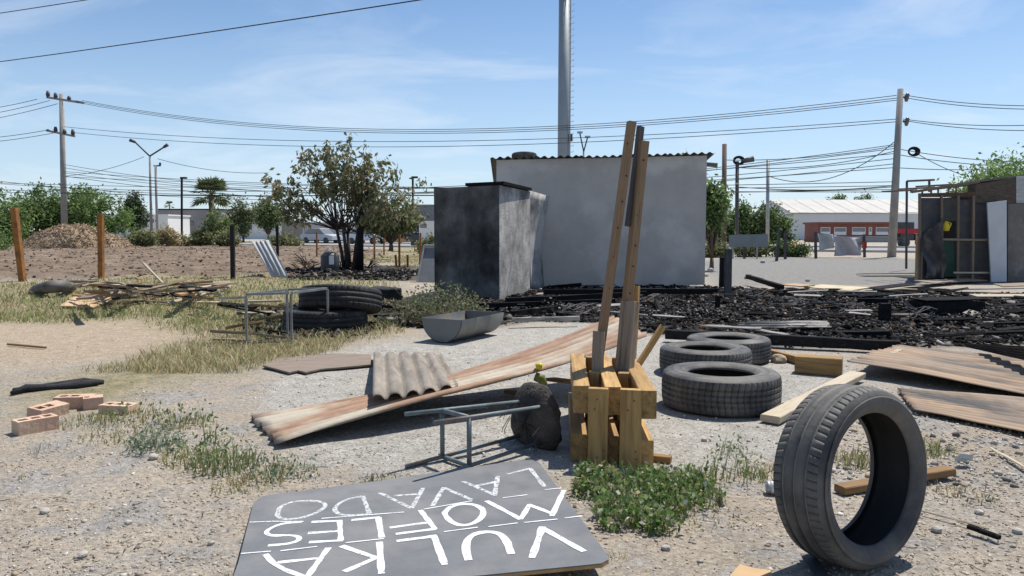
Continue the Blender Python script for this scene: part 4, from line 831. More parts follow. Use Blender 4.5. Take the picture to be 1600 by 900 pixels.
for a_, b_, w, m_, za, zb in PILE: tag(timber('scrap_plank', G(*zq(a_), za), G(*zq(b_), zb), w, .03, m_, None, random.uniform(-.4, .4), .008, 5, .002), WN[m_.name]+' scrap plank in the heap beside the rusty fence posts', 'plank', WN[m_.name]+' planks in the scrap timber heap')
tag(timber('scrap_plank', G(255, 443, .0), P(224, 411, 18.6), .10, .03, wood_pale, None, .5), 'wide grey plank propped up out of the scrap timber heap', 'plank')
tag(MB().prism([G(*zq(q), .03) for q in ((375, 798), (455, 742), (680, 716), (700, 765), (580, 806))], (0, 0, .02)).build('plywood_sheet', mat('orange_ply', (.55, .39, .23), (.46, .32, .19), 2, .85, .2)), 'pale orange plywood sheet lying in front of the scrap timber heap', 'plywood')
hp = [G(52, 456), G(60, 452, .10), G(78, 448, .2), G(100, 447, .2), G(113, 448, .08)]
tag(MB().tube(hp, [.09, .11, .12, .11, .09], 8).build('bent_hose', rubber, None, True), 'black rubber tyre piece half hidden beside the scrap heap', 'rubber')
z4 = lambda q: (320+q[0]/4, 340+q[1]/4)
FP = [((90, 505), (258, 500), .08, wood_pale, .28, .28), ((270, 525), (480, 520), .07, wood_pale, .3, .3), ((95, 548), (400, 600), .1, charred, .18, .1), ((290, 545), (500, 560), .07, wood_brown, .2, .2), ((45, 712), (280, 722), .08, wood_old, .12, .12), ((60, 760), (270, 770), .07, wood_old, .03, .03), ((270, 722), (500, 750), .07, wood_old, .08, .06),
      ((130, 690), (360, 650), .09, wood_brown, .1, .15), ((400, 625), (500, 610), .1, wood_brown, .12, .15), ((200, 600), (420, 590), .06, wood_old, .08, .08), ((1040, 605), (1220, 605), .08, PALE, .08, .06), ((350, 690), (480, 720), .12, charred, .06, .06)]
for a_, b_, w, m_, za, zb in FP: tag(timber('broken_slat', G(*z4(a_), za), G(*z4(b_), zb), w, .025, m_, None, random.uniform(-.3, .3), .008, 5, .002), WN[m_.name]+' broken slat lying around the steel box frame', 'slat', WN[m_.name]+' slats round the steel frame')
# junk by the tree
g = G(516, 428); dj = thing('dark_barrel', 'dark plastic barrel with white stains standing by the burnt tree', 'barrel', g)
MB().tube([g, g+Vector((0, 0, .1)), g+Vector((0, 0, .5)), g+Vector((0, 0, .56)), g+Vector((0, 0, .62))], [.24, .26, .26, .23, .12], 14).build('body', mat('barrel_plastic', (.07, .075, .085), (.045, .048, .055), 4, .5, .1), dj, True)
MB().tube([g+Vector((-.14, -.1, .60)), g+Vector((-.02, -.1, .74)), g+Vector((.12, -.1, .62))], .022, 6).build('hoop', white, dj, True); MB().box((g.x+.10, g.y-.262, .40), (.13, .012, .24)).build('white_patch', white, dj)
for i, q in enumerate(((470, 422), (483, 424), (535, 424), (478, 414), (558, 423), (575, 419))):
    g = on(*q); mb = MB()
    for k in range(14):
        an = random.uniform(0, 6.28); e = Vector((math.cos(an)*.45, math.sin(an)*.3, random.uniform(.1, .55))); mb.tube([g+Vector((random.uniform(-.1, .1), 0, 0)), g+e*.5+Vector((0, 0, .06)), g+e], [.018, .012, .004], 4)
    tag(mb.build('brushwood', charred if i > 1 else mat('dry_twigs', (.17, .12, .085), (.10, .07, .05), 5, .95)), 'dead brushwood heap at the foot of the burnt tree', 'brushwood', 'brushwood round the burnt tree')
# ================================================================== ruined shack on the right
ry = G(1500, 441).y
rs = thing('ruined_shack', 'ruined shack of dark sheets on a bare wooden frame beside the lot', 'shack', (P(1520, 440, ry).x, ry+1.2, 0))
dk = mat('dark_sheet', (.075, .077, .085), (.045, .046, .052), 2.5, .75, .3, c3=(.12, .09, .07), c3pos=.63); dk2 = mat('dark_sheet_low', (.10, .098, .092), (.06, .06, .058), 2.5, .85, .3); grn = mat('green_sheet', (.035, .085, .065), (.025, .06, .048), 3, .8, .2)
def quad(name, pix, Y, m_, th=.03, par=None, Ys=None):
    Ys = Ys or [Y]*len(pix); return MB().prism([P(*q, yy) for q, yy in zip(pix, Ys)], (0, th, 0)).build(name, m_, rs if par is None else par)
quad('back_wall', [(1436, 440), (1700, 440), (1700, 292), (1436, 312)], ry+2.4, dk); quad('upper_panel', [(1440, 372), (1471, 372), (1471, 309), (1438, 309)], ry, dk); quad('upper_panel', [(1500, 372), (1519, 372), (1519, 312), (1499, 312)], ry+.04, dk)
quad('upper_panel', [(1522, 372), (1543, 372), (1543, 318), (1522, 318)], ry+.02, dk); quad('lower_panel', [(1470, 432), (1492, 432), (1491, 376), (1471, 376)], ry+.05, grn); quad('lower_panel', [(1497, 432), (1519, 432), (1519, 376), (1497, 376)], ry+.05, dk2); quad('lower_panel', [(1521, 430), (1546, 430), (1545, 376), (1522, 376)], ry+.05, dk2)
quad('header_board', [(1437, 308), (1525, 308), (1525, 300), (1437, 302)], ry-.02, mat('rust_header', (.13, .075, .05), (.07, .045, .035), 5, .9, .3)); quad('upper_panel', [(1520, 318), (1545, 318), (1545, 310), (1520, 310)], ry+.03, dk2)
quad('door_panel', [(1549, 441), (1573, 440), (1573, 313), (1543, 317)], ry-.25, mat('white_door', (.53, .55, .585), (.44, .46, .49), 2, .75, .2), .04)
quad('side_panel', [(1575, 440), (1720, 440), (1720, 318), (1575, 318)], ry, mat('grey_brown_sheet', (.20, .18, .165), (.13, .12, .11), 2, .85, .3, c3=(.30, .28, .26), c3pos=.66)); quad('gable_sheet', [(1588, 317), (1720, 317), (1720, 270), (1588, 275)], ry-.02, grey_sheet)
thatch = quad('brush_roof_edge', [(1524, 317), (1588, 317), (1588, 277), (1524, 288)], ry-.01, mat('brush_thatch', (.17, .135, .105), (.08, .065, .052), 6, .95, .9, (1, 1, 6), bdist=.03), .3)
MB().prism([P(1524, 285, ry), P(1720, 262, ry), P(1720, 262, ry)+Vector((0, 3, -.1)), P(1524, 285, ry)+Vector((0, 3, -.1))], (0, 0, .05)).build('roof', roof_m, rs)
for q0, q1, m_ in (((1437, 440), (1437, 302), pole_wood), ((1472, 434), (1471, 305), pole_wood), ((1496, 436), (1497, 306), pole_wood), ((1519, 442), (1521, 306), wood_old)):
    timber('post', P(*q0, ry-.06), P(*q1, ry-.06), .06, .05, m_, rs)
timber('rail', P(1470, 374, ry-.1), P(1548, 375, ry-.1), .03, .05, wood_old, rs); timber('rail', P(1490, 426, ry-.1), P(1548, 426, ry-.1), .03, .04, wood_pale, rs)
timber('purlin', P(1425, 300, ry-.03), P(1530, 284, ry-.03), .05, .06, pole_wood, rs); timber('purlin', P(1425, 300, ry+1.6), P(1530, 284, ry+1.6), .05, .06, pole_wood, rs)
for q in (1441, 1455, 1466, 1482, 1494): timber('roof_strut', P(q, 304, ry), P(q, 298-(q-1425)*.15, ry), .035, .035, pole_wood, rs)
for q in (1432, 1460, 1490): timber('rafter', P(q, 298-(q-1425)*.15, ry), P(q, 298-(q-1425)*.15, ry)+Vector((0, 1.7, .05)), .04, .04, pole_wood, rs)
warped('hanging_tarp', 'torn black tarp hanging from the corner of the ruined shack', 'tarp', [P(1446, 434, ry-.2), P(1476, 432, ry-.12), P(1470, 338, ry-.12), P(1438, 372, ry-.15)], mat('black_tarp', (.06, .06, .065), (.035, .035, .04), 5, .6, .4, c3=(.17, .15, .135), c3pos=.62), lambda u, v: (.05*math.sin(v*7), -.10*math.sin(u*6+v*3), 0), .03)
sv_ = P(1441, 440, ry+2.3)-P(1438, 440, ry+.1); sv_.z = 0
MB().prism([P(1438, 440, ry+.1), P(1438, 440, ry+.1)+sv_, P(1438, 309, ry+.1)+sv_, P(1438, 309, ry+.1)], (.03, 0, 0)).build('side_wall', dk2, rs)
quad('upper_panel', [(1473, 345), (1496, 345), (1496, 309), (1473, 309)], ry+.06, dk2); quad('kick_board', [(1497, 441), (1546, 441), (1546, 432), (1497, 433)], ry-.02, mat('rust_header', (.13, .075, .05)))
quad('side_board', [(1430, 440), (1437, 440), (1437, 372), (1432, 365)], ry-.05, ply)
yb = thing('yellow_jug', 'yellow plastic jug hanging inside the ruined shack frame', 'jug', P(1478, 360, ry-.05)); yj = P(1478, 353, ry-.07)
MB().tube([yj+Vector((0, 0, -.12)), yj+Vector((0, 0, -.10)), yj+Vector((0, 0, .02)), yj+Vector((0, 0, .08)), yj+Vector((0, 0, .11))], [.05, .08, .08, .04, .035], 10).build('body', ym, yb, True); MB().tube([yj+Vector((.03, -.02, .09)), yj+Vector((.11, -.02, .06)), yj+Vector((.08, -.02, -.04))], .014, 6).build('handle', ym, yb, True)
# steel gantry behind the shack
g0 = P(1416, 283, 24); gt = thing('steel_gantry', 'thin rusty steel gantry standing behind the ruined shack', 'gantry', P(1416, 420, 24))
for q0, q1 in (((1416, 420), (1417, 283)), ((1417, 283), (1460, 281)), ((1452, 300), (1452, 281))): MB().tube([P(*q0, 24), P(*q1, 24)], .035, 6).build('bar', steel_dk, gt)
# ================================================================== posts, poles, lamps and wires
def post(label, b_, t_, w, m_, name='fence_post', group=None):
    g = G(*b_); return tag(timber(name, g-Vector((0, 0, .1)), P(*t_, g.y), w, w, m_, None, 0, .004, 5, .004), label, 'post', group)
post('tilted rusty square fence post at the edge of the ploughed field', (36, 440), (22, 325), .13, rustpost); post('upright rusty fence post behind the scrap timber heap', (158, 436), (157, 333), .12, rustpost)
post('black burnt fence post next to the scrap timber heap', (364, 436), (363, 352), .10, blackpost); post('black fence post behind the pale corrugated sheet', (434, 404), (433, 353), .11, blackpost)
for q in (((495, 402), (495, 362)), ((585, 408), (585, 367)), ((624, 418), (624, 366)), ((656, 414), (657, 364)), ((620, 418), (618, 398)), ((637, 418), (637, 398)), ((600, 400), (600, 372)), ((542, 404), (541, 378))):
    post('thin rusty stake in the fence line behind the burnt tree', q[0], q[1], .07, rustpost, 'fence_stake', 'rusty stakes behind the burnt tree')
g = G(648, 394); sb2 = thing('back_turned_sign', 'small dark board on a stake in the grass behind the leaning panel', 'sign', g)
MB().box((g.x, g.y, Z(375, g.y)), (.45, .03, .65)).build('board', mat('dark_board', (.09, .10, .11), (.07, .075, .08), 4, .7), sb2); MB().tube([g, Vector((g.x, g.y+.04, Z(368, g.y)))], .03, 5).build('stake', rustpost, sb2)
for q in (((1213, 408), (1218, 358)), ((1227, 405), (1227, 364)), ((1275, 404), (1274, 362)), ((1351, 402), (1350, 366)), ((1163, 404), (1163, 386))): post('thin dark fence stake along the verge before the road', q[0], q[1], .10, steel_dk, 'verge_stake', 'stakes along the verge')
def Pole(name, label, base, top_px, Y, r0, r1, m_, cat='utility pole', seg=10):
    t = thing(name, label, cat, base); MB().tube([base-Vector((0, 0, .2)), P(*top_px, Y)], [r0, r1], seg).build('shaft', m_, t, True); return t
YR = 36.5; br = P(1393, 402, YR); br.z = 0; pr_ = Pole('utility_pole', 'leaning concrete utility pole with side insulators beside the warehouse', br, (1407, 139), YR, .20, .13, pole_grey)
for py in (152, 190):
    c_ = P(1411, py, YR); MB().tube([c_, c_+Vector((.16, 0, .02))], .05, 6).build('bracket', steel_dk, pr_)
    MB().tube([c_+Vector((.16, -.0, -.2)), c_+Vector((.16, 0, -.05)), c_+Vector((.2, 0, .12)), c_+Vector((.2, 0, .2))], [.06, .11, .1, .05], 8).build('insulator', mat('insulator', (.20, .15, .13), (.13, .10, .09), 5, .35), pr_, True)
def coil(label, px, py, Y, r_, par, nm='cable_coil'):
    c_ = P(px, py, Y); mb = MB()
    for k in range(4):
        pts = [c_+Vector((math.cos(a_)*r_*(1-.13*k), (k-1.5)*.05, math.sin(a_)*r_*(.75-.08*k))) for a_ in np.linspace(0, 2*math.pi, 17)]; mb.tube(pts, .035, 5, False)
    mb.build(nm, blackpost, par, True)
coil('', 1427, 237, YR, .27, pr_)
YL = 62; bl = P(101, 380, YL); bl.z = 0; pl_ = Pole('utility_pole', 'tall concrete utility pole with two crossarms rising behind the mesquite tree', bl, (96, 147), YL, .26, .17, pole_grey)
def arm(p0, p1, r_, par, ins_px=(), Y=YL):
    timber('crossarm', P(*p0, Y-.25), P(*p1, Y-.25), .14, .16, pole_grey, par)
    for (ix, iy, hh) in ins_px:
        c_ = P(ix, iy, Y-.25); MB().tube([c_, c_+Vector((0, 0, hh*.4)), c_+Vector((0, 0, hh))], [.10, .16, .09], 7).build('insulator', steel_dk, par, True)
arm((73, 152), (131, 161), .1, pl_, ((75, 152, .5), (87, 154, .45), (108, 157, .35), (122, 159, -.1))); arm((73, 204), (117, 213), .1, pl_, ((87, 207, .45), (101, 210, .4), (114, 212, .5), (75, 204, .1)))
lb = P(237, 378, 70); lb.z = 0; lm = thing('street_lamp', 'double-armed grey street lamp standing beyond the ploughed field', 'street lamp', lb)
MB().tube([lb, P(234, 244, 70)], [.14, .09], 8).build('shaft', pole_grey, lm, True)
for tp, hd in (((211, 222), (203, 219)), ((256, 230), (262, 226))):
    MB().tube([P(234, 244, 70), P((234+tp[0])/2, (244+tp[1])/2, 70), P(*tp, 70)], .07, 6).build('arm', steel_dk, lm, True); MB().tube([P(*tp, 70), P(*hd, 70)], [.12, .16], 6).build('lamp_head', steel_dk, lm, True)
lb = P(912, 372, 75); lb.z = 0; lm = thing('street_lamp', 'double-armed street lamp showing above the pale shack roof', 'street lamp', lb)
MB().tube([lb, P(912, 237, 75)], [.14, .09], 8).build('shaft', pole_grey, lm, True)
for tp in ((906, 208), (918, 215)): MB().tube([P(912, 237, 75), P(*tp, 75)], .07, 6).build('arm', steel_dk, lm, True); MB().box(tuple(P(tp[0], tp[1]-1, 75)), (.5, .4, .18)).build('lamp_head', steel, lm)
for lab, bx_, ty, ar, Y in (('black single-armed lamp post before the fan palm', 284, 278, 6, 72), ('thin single-armed lamp post behind the burnt tree crown', 645, 277, 6, 70)):
    b_ = P(bx_, 378, Y); b_.z = 0; lm = thing('lamp_post', lab, 'street lamp', b_); MB().tube([b_, P(bx_, ty, Y)], .10, 6).build('shaft', blackpost, lm); MB().box(tuple(P(bx_+ar/2, ty, Y)), (ar*Y/FPX+.2, .3, .16)).build('lamp_head', blackpost, lm)
for lab, bx_, by, tx, ty, Y, r_, m_ in (('slim distant pole with insulators beside the double-armed lamp', 246, 375, 243, 258, 95, .16, pole_grey), ('dark wooden pole standing just behind the pale shack', 1131, 400, 1132, 225, 38, .13, pole_wood), ('slim grey steel pole between the shack and the warehouse', 1199, 400, 1200, 249, 42, .10, steel), ('distant pole in front of the green tree line', 1119, 390, 1121, 300, 60, .12, pole_wood)):
    b_ = P(bx_, by, Y); b_.z = 0; t = Pole('utility_pole', lab, b_, (tx, ty), Y, r_, r_*.85, m_)
    if Y == 95: MB().tube([P(240, 259, Y), P(251, 259, Y)], .09, 5).build('crossarm', steel_dk, t); MB().tube([P(250, 258, Y), P(250, 254, Y)], .14, 5).build('insulator', steel_dk, t)
b_ = P(1151, 398, 45); b_.z = 0; t = Pole('lamp_pole', 'dark pole carrying a cable coil and a lamp behind the pale shack', b_, (1152, 252), 45, .12, .10, steel_dk, 'lamp pole'); coil('', 1154, 251, 45, .33, t); MB().tube([P(1160, 252, 45), P(1177, 248, 45)], [.14, .2], 6).build('lamp_head', steel_dk, t, True)
mp_b = P(881, 372, 55); mp_b.z = 0; mono = thing('monopole', 'thick grey steel monopole with climbing pegs rising behind the shack', 'tower', mp_b)
MB().tube([mp_b, P(881, 247, 55), P(882.5, -30, 55)], [.46, .44, .41], 16).build('shaft', mat('monopole_steel', (.30, .335, .355), (.26, .29, .31), 1, .55, .05, metal=.2), mono, True)
mb = MB()
for i in range(46):
    zz_ = 3+i*.42; mb.tube([(mp_b.x+.42, 54.9, zz_), (mp_b.x+.62, 54.8, zz_), (mp_b.x+.62, 54.8, zz_+.09)], .022, 4)
tag(mb.build('climbing_pegs', steel, mono), kind='stuff'); MB().tube([(mp_b.x+.36, 54.6, 1), (mp_b.x+.36, 54.6, 24)], .05, 5).build('cable_run', steel, mono); MB().box((mp_b.x+.45, 54.7, Z(216, 55)), (.2, .2, .5)).build('junction_box', steel_dk, mono)
wirem = mat('cable_black', (.03, .03, .032), (.02, .02, .02), 5, .7, 0)
def wire(label, a_, b_, sag, r_=.02, group=None, k=24):
    a_ = Vector(a_); b_ = Vector(b_); pts = [a_.lerp(b_, i/k) - Vector((0, 0, sag*4*(i/k)*(1-i/k))) for i in range(k+1)]
    return tag(MB().tube(pts, r_, 4).build('overhead_wire', wirem), label, 'wire', group)
GH = 'high-voltage wires between the two concrete poles'; GLW = 'low cables strung along the road'
for a_, b_, s_ in (((128, 157), (1401, 149), 1.9), ((118, 157), (1403, 153), 1.95), ((122, 160), (1405, 156), 1.95)): wire('upper power wire running between the crossarm pole and the leaning concrete pole', P(*a_, YL), P(*b_, YR), s_, .017, GH)
for a_, b_, s_ in (((100, 198), (1402, 186), 1.1), ((114, 207), (1404, 190), 1.15)): wire('middle power wire running between the crossarm pole and the leaning concrete pole', P(*a_, YL), P(*b_, YR), s_, .017, 'middle power wires')
for a_, b_ in (((1411, 148), (1720, 162)), ((1411, 152), (1720, 168)), ((1411, 186), (1720, 188)), ((1411, 188), (1720, 200))): wire('power wire leaving the leaning concrete pole over the ruined shack', P(*a_, YR), P(*b_, 30), .25, .016, 'power wires over the ruined shack')
for a_, b_ in (((58, 155), (-120, 178)), ((78, 157), (-120, 190)), ((90, 162), (-120, 200)), ((75, 203), (-120, 218)), ((88, 207), (-120, 226))): wire('power wire leaving the crossarm pole away from the shack', P(*a_, YL), P(*b_, 70), .3, .022, 'power wires beyond the crossarm pole')
for a_, b_, s_ in (((-150, 262), (1398, 232), 2.2), ((100, 257), (1398, 226), 2.0), ((100, 270), (1396, 248), 1.6), ((-150, 285), (1396, 262), 1.2), ((-150, 280), (1395, 284), .5), ((100, 268), (1394, 290), .6), ((-150, 274), (1397, 240), 1.5), ((-150, 296), (1394, 296), .4), ((100, 262), (1397, 256), 1.8), ((100, 276), (1395, 300), .3)): wire('low black cable strung along the road past the burnt tree', P(*a_, YL), P(*b_, YR), s_, .017, GLW)
for a_, b_, s_ in (((1400, 228), (1132, 250), .2), ((1398, 236), (1155, 262), .3), ((1397, 222), (1200, 275), .9), ((1396, 290), (1200, 297), .1), ((1400, 232), (1700, 250), .3), ((1400, 241), (1700, 256), .3), ((1400, 262), (1600, 262), .1), ((1430, 238), (1510, 275), .1), ((1396, 292), (1152, 292), .15)): wire('service cable fanning out from the leaning concrete pole', P(*a_, YR), P(*b_, 38), s_, .018, 'service cables at the leaning pole')
for a_, b_, s_ in (((225, 245), (100, 275), .3), ((246, 248), (420, 270), .4), ((100, 275), (420, 308), .2), ((160, 298), (430, 312), .2)): wire('thin cable sagging near the double-armed street lamp', P(*a_, 68), P(*b_, 72), s_, .022, 'thin cables by the double-armed lamp')
wire('lone wire crossing the sky, the longer of two', P(-300, 132, 40), P(1000, -55, 16), .18, .016); wire('lone wire crossing the sky, the shorter of two', P(-300, 62, 40), P(500, -60, 20), .1, .015)
# ================================================================== far background, right
Yw = 112; wh = thing('warehouse', 'long low white warehouse with pale sheet roof across the road', 'warehouse', (P(1340, 400, Yw).x, Yw+8, 0)); wm = mat('warehouse_wall', (.66, .68, .70), (.60, .62, .64), .5, .8, .1); wr = mat('warehouse_roof', (.50, .48, .44), (.42, .405, .375), .4, .7, .1)
x0_, x1_ = X(1236, Yw), X(1480, Yw); ze, zr_ = Z(334, Yw), Z(313, Yw+9)
MB().prism([(x0_, Yw, 0), (x1_, Yw, 0), (x1_, Yw, ze), (x0_, Yw, ze)], (0, .3, 0)).build('front_wall', wm, wh)
MB().prism([(x0_, Yw+.32, 0), (x0_, Yw+18, 0), (x0_, Yw+18, ze), (x0_, Yw+9, zr_-.1), (x0_, Yw+.32, ze)], (.3, 0, 0)).build('gable_wall', wm, wh)
nrp = 18
for i in range(nrp):
    xa = x0_-.3+(x1_-x0_+.6)*i/nrp; xb = x0_-.3+(x1_-x0_+.6)*(i+1)/nrp-.05
    MB().prism([(xa, Yw-.4, ze+.05), (xb, Yw-.4, ze+.05), (xb, Yw+9, zr_), (xa, Yw+9, zr_)], (0, 0, .1+.02*(i % 2))).build('roof_panel', wr, wh)
MB().prism([(x0_, Yw+9.05, zr_), (x1_, Yw+9.05, zr_), (x1_, Yw+18.4, ze), (x0_, Yw+18.4, ze)], (0, 0, .1)).build('roof_slope', wr, wh)
Yb = 88; rbm = mat('red_wall', (.25, .095, .075), (.20, .08, .065), 1, .8, .1); glass = mat('window_glass', (.20, .22, .24), (.14, .16, .18), .6, .15, 0, spec=.6)
rb = thing('red_building', 'low red building with dark strip windows in front of the warehouse', 'building', (P(1335, 380, Yb).x, Yb+2, 0))
MB().prism([(X(1277, Yb), Yb, 0), (X(1402, Yb), Yb, 0), (X(1402, Yb), Yb, Z(348, Yb)), (X(1277, Yb), Yb, Z(348, Yb))], (0, 4, 0)).build('wall', rbm, rb)
MB().prism([(X(1275, Yb), Yb-.3, Z(350, Yb)), (X(1404, Yb), Yb-.3, Z(350, Yb)), (X(1404, Yb), Yb-.3, Z(347, Yb)), (X(1275, Yb), Yb-.3, Z(347, Yb))], (0, 4.6, 0)).build('fascia', rbm, rb)
for q0, q1 in ((1281, 1296), (1302, 1321), (1330, 1351), (1356, 1361), (1367, 1389)):
    w_ = MB().prism([(X(q0, Yb), Yb-.03, Z(367, Yb)), (X(q1, Yb), Yb-.03, Z(367, Yb)), (X(q1, Yb), Yb-.03, Z(355, Yb)), (X(q0, Yb), Yb-.03, Z(355, Yb))], (0, .06, 0)).build('window', white, rb)
    MB().prism([(X(q0+1, Yb), Yb-.06, Z(362, Yb)), (X(q1-1, Yb), Yb-.06, Z(362, Yb)), (X(q1-1, Yb), Yb-.06, Z(356, Yb)), (X(q0+1, Yb), Yb-.06, Z(356, Yb))], (0, .025, 0)).build('pane', glass, w_)
MB().prism([(X(1278, Yb), Yb-.2, 0), (X(1401, Yb), Yb-.2, 0), (X(1401, Yb), Yb-.2, Z(369, Yb)), (X(1278, Yb), Yb-.2, Z(369, Yb))], (0, .15, 0)).build('lower_wall', mat('grey_plinth', (.40, .39, .38), (.33, .32, .31), 1, .9, .1), rb)
# red lorry beside the pole
Yt = 58; tx = X(1416, Yt); lo = thing('red_lorry', 'red lorry with dark cab parked behind the leaning concrete pole', 'lorry', (tx, Yt, 0))
MB().box((tx+.1, Yt, 1.25), (2.2, 1.8, .35)).build('deck', mat('lorry_red', (.45, .03, .035), (.38, .03, .03), 3, .4, .05), lo); MB().prism([(tx-.95, Yt-.8, .6), (tx+.1, Yt-.8, .6), (tx+.1, Yt-.8, 1.9), (tx-.7, Yt-.8, 1.9)], (0, 1.6, 0)).build('cab', steel_dk, lo)
MB().box((tx+.1, Yt, .8), (2.1, 1.5, .5)).build('chassis', blackpost, lo)
for q in (-.6, .7): MB().tube([(tx+q, Yt-.85, .42), (tx+q, Yt-.6, .42)], .42, 14).build('wheel', rubber, lo, True)
# grey board on posts, tarp, cone on the verge
g = G(1170, 404); gb = thing('grey_board_sign', 'long grey board on posts at the roadside behind the pale shack', 'sign', g); MB().prism([P(1139, 386, g.y), P(1200, 386, g.y), P(1200, 366, g.y), P(1140, 367, g.y)], (0, .05, 0)).build('board', mat('slate_board', (.20, .23, .245), (.17, .195, .21), 3, .7, .1), gb)
for q in (1145, 1183): MB().tube([P(q, 405, g.y+.1), P(q, 367, g.y+.1)], .04, 5).build('leg', steel, gb)
g = G(1320, 402); warped('plastic_tarp', 'dirty white plastic sheet hung on the verge fence', 'tarp', [P(1303, 400, g.y), P(1345, 399, g.y), P(1352, 371, g.y), P(1303, 367, g.y)], mat('white_plastic', (.52, .50, .52), (.40, .38, .40), 3, .5, .3, c3=(.30, .27, .27), c3pos=.6), lambda u, v: (0, -.15*math.sin(u*9+v*4), -.06*math.sin(u*3.1)*v), .04)
warped('plastic_tarp', 'translucent grey plastic scrap hung beside the larger plastic sheet', 'tarp', [P(1280, 391, g.y), P(1302, 388, g.y), P(1302, 366, g.y), P(1277, 365, g.y)], mat('grey_plastic', (.46, .48, .50), (.36, .38, .40), 3, .4, .2), lambda u, v: (0, -.1*math.sin(u*7+v*3), 0), .03)
warped('red_cloth', 'red and white cloth tied to the verge fence', 'cloth', [P(1347, 388, g.y-.1), P(1354, 388, g.y-.1), P(1354, 377, g.y-.1), P(1347, 379, g.y-.1)], mat('red_cloth', (.52, .08, .05), (.42, .06, .04), 3, .8, .2), lambda u, v: (0, -.05*math.sin(u*7), 0), .01)
wire('fence wire holding the plastic sheets along the verge', P(1275, 364, g.y+.05), P(1420, 372, g.y+.4), .08, .015)
g = G(1241, 401); co = thing('traffic_cone', 'small orange traffic cone on the verge by the stakes', 'cone', g); MB().tube([g, g+Vector((0, 0, .06)), g+Vector((0, 0, .7))], [.22, .2, .05], 10).build('cone_body', mat('cone_orange', (.62, .20, .06), (.5, .16, .05), 3, .6), co, True); MB().box((g.x, g.y, .012), (.5, .5, .024)).build('base', mat('cone_orange', (.6, .2, .06)), co)
# ================================================================== far background, left
def block(name, label, px0, px1, pt, Y, m_, depth=6, wins=(), roof=None, cat='building'):
    t = thing(name, label, cat, (X((px0+px1)/2, Y), Y+depth/2, 0)); x0, x1, zt_ = X(px0, Y), X(px1, Y), Z(pt, Y)
    MB().prism([(x0, Y, -.1), (x1, Y, -.1), (x1, Y, zt_), (x0, Y, zt_)], (0, depth, 0)).build('wall', m_, t)
    MB().prism([(x0-.15, Y-.15, zt_+.004), (x1+.15, Y-.15, zt_+.004), (x1+.15, Y-.15, zt_+.2), (x0-.15, Y-.15, zt_+.2)], (0, depth+.3, 0)).build('roof', roof or m_, t)
    for (a_, b_, c_, d_) in wins:
        w_ = MB().prism([(X(a_, Y), Y-.04, Z(d_, Y)), (X(b_, Y), Y-.04, Z(d_, Y)), (X(b_, Y), Y-.04, Z(c_, Y)), (X(a_, Y), Y-.04, Z(c_, Y))], (0, .1, 0)).build('window', steel_dk, t)
        MB().prism([(X(a_+.6, Y), Y-.07, Z(d_-.6, Y)), (X(b_-.6, Y), Y-.07, Z(d_-.6, Y)), (X(b_-.6, Y), Y-.07, Z(c_+.6, Y)), (X(a_+.6, Y), Y-.07, Z(c_+.6, Y))], (0, .028, 0)).build('pane', glass, w_)
    return t
wwall = mat('far_white', (.74, .74, .73), (.68, .68, .67), .3, .85, .1); gwall = mat('far_grey_block', (.30, .29, .285), (.24, .235, .23), .6, .9, .2)
block('low_building', 'low white building behind the mulch mound', 160, 264, 337, 118, wwall, 8, ((176, 182, 342, 347), (196, 202, 342, 347), (236, 242, 342, 348))); block('low_building', 'dark-roofed grey building behind the fan palm', 248, 348, 328, 132, gwall, 8, ((272, 282, 345, 352), (296, 304, 345, 352)), blackpost)
block('low_building', 'white and red roofed house beside the burnt tree', 366, 452, 330, 125, wwall, 8, ((375, 381, 338, 345), (392, 398, 338, 345), (418, 424, 336, 343)), mat('red_roof', (.25, .09, .06), (.2, .07, .05), 1, .9)); block('block_wall', 'bare grey block wall left of the burnt tree', 441, 474, 347, 96, gwall, .3, cat='wall'); block('garden_wall', 'pale garden wall behind the burnt tree trunk', 474, 560, 350, 97, mat('far_pale', (.52, .53, .54), (.44, .45, .46), .4, .85, .1), .3, cat='wall')
block('block_building', 'unfinished grey block building behind the outhouse', 638, 720, 322, 100, gwall, 8, ((655, 661, 334, 341),), cat='building'); nb2 = block('shopfront', 'shopfront with long navy blue painted wall behind the stakes', 590, 700, 356, 92, mat('navy_wall', (.030, .033, .13), (.025, .028, .10), 1, .7, .1), 5)
for q in range(16):
    xx = 603+q*4.6+random.uniform(-1, 1); hh = random.uniform(1.2, 3.0); MB().box((X(xx, 91.95), 91.95, Z(364+random.uniform(-1.5, 1.5), 92)), (random.uniform(.1, .22), .05, hh*.09)).build('painted_mark', white, nb2)
block('white_kiosk', 'small white kiosk with dark opening beside the navy shopfront', 655, 684, 348, 90, wwall, 3, ((645.5+12, 667, 350, 356),), cat='kiosk'); block('boundary_wall', 'tan low boundary wall under the navy shopfront', 592, 640, 373, 84, mat('tan_wall', (.48, .36, .23), (.4, .3, .2), .5, .9), .3, cat='wall')
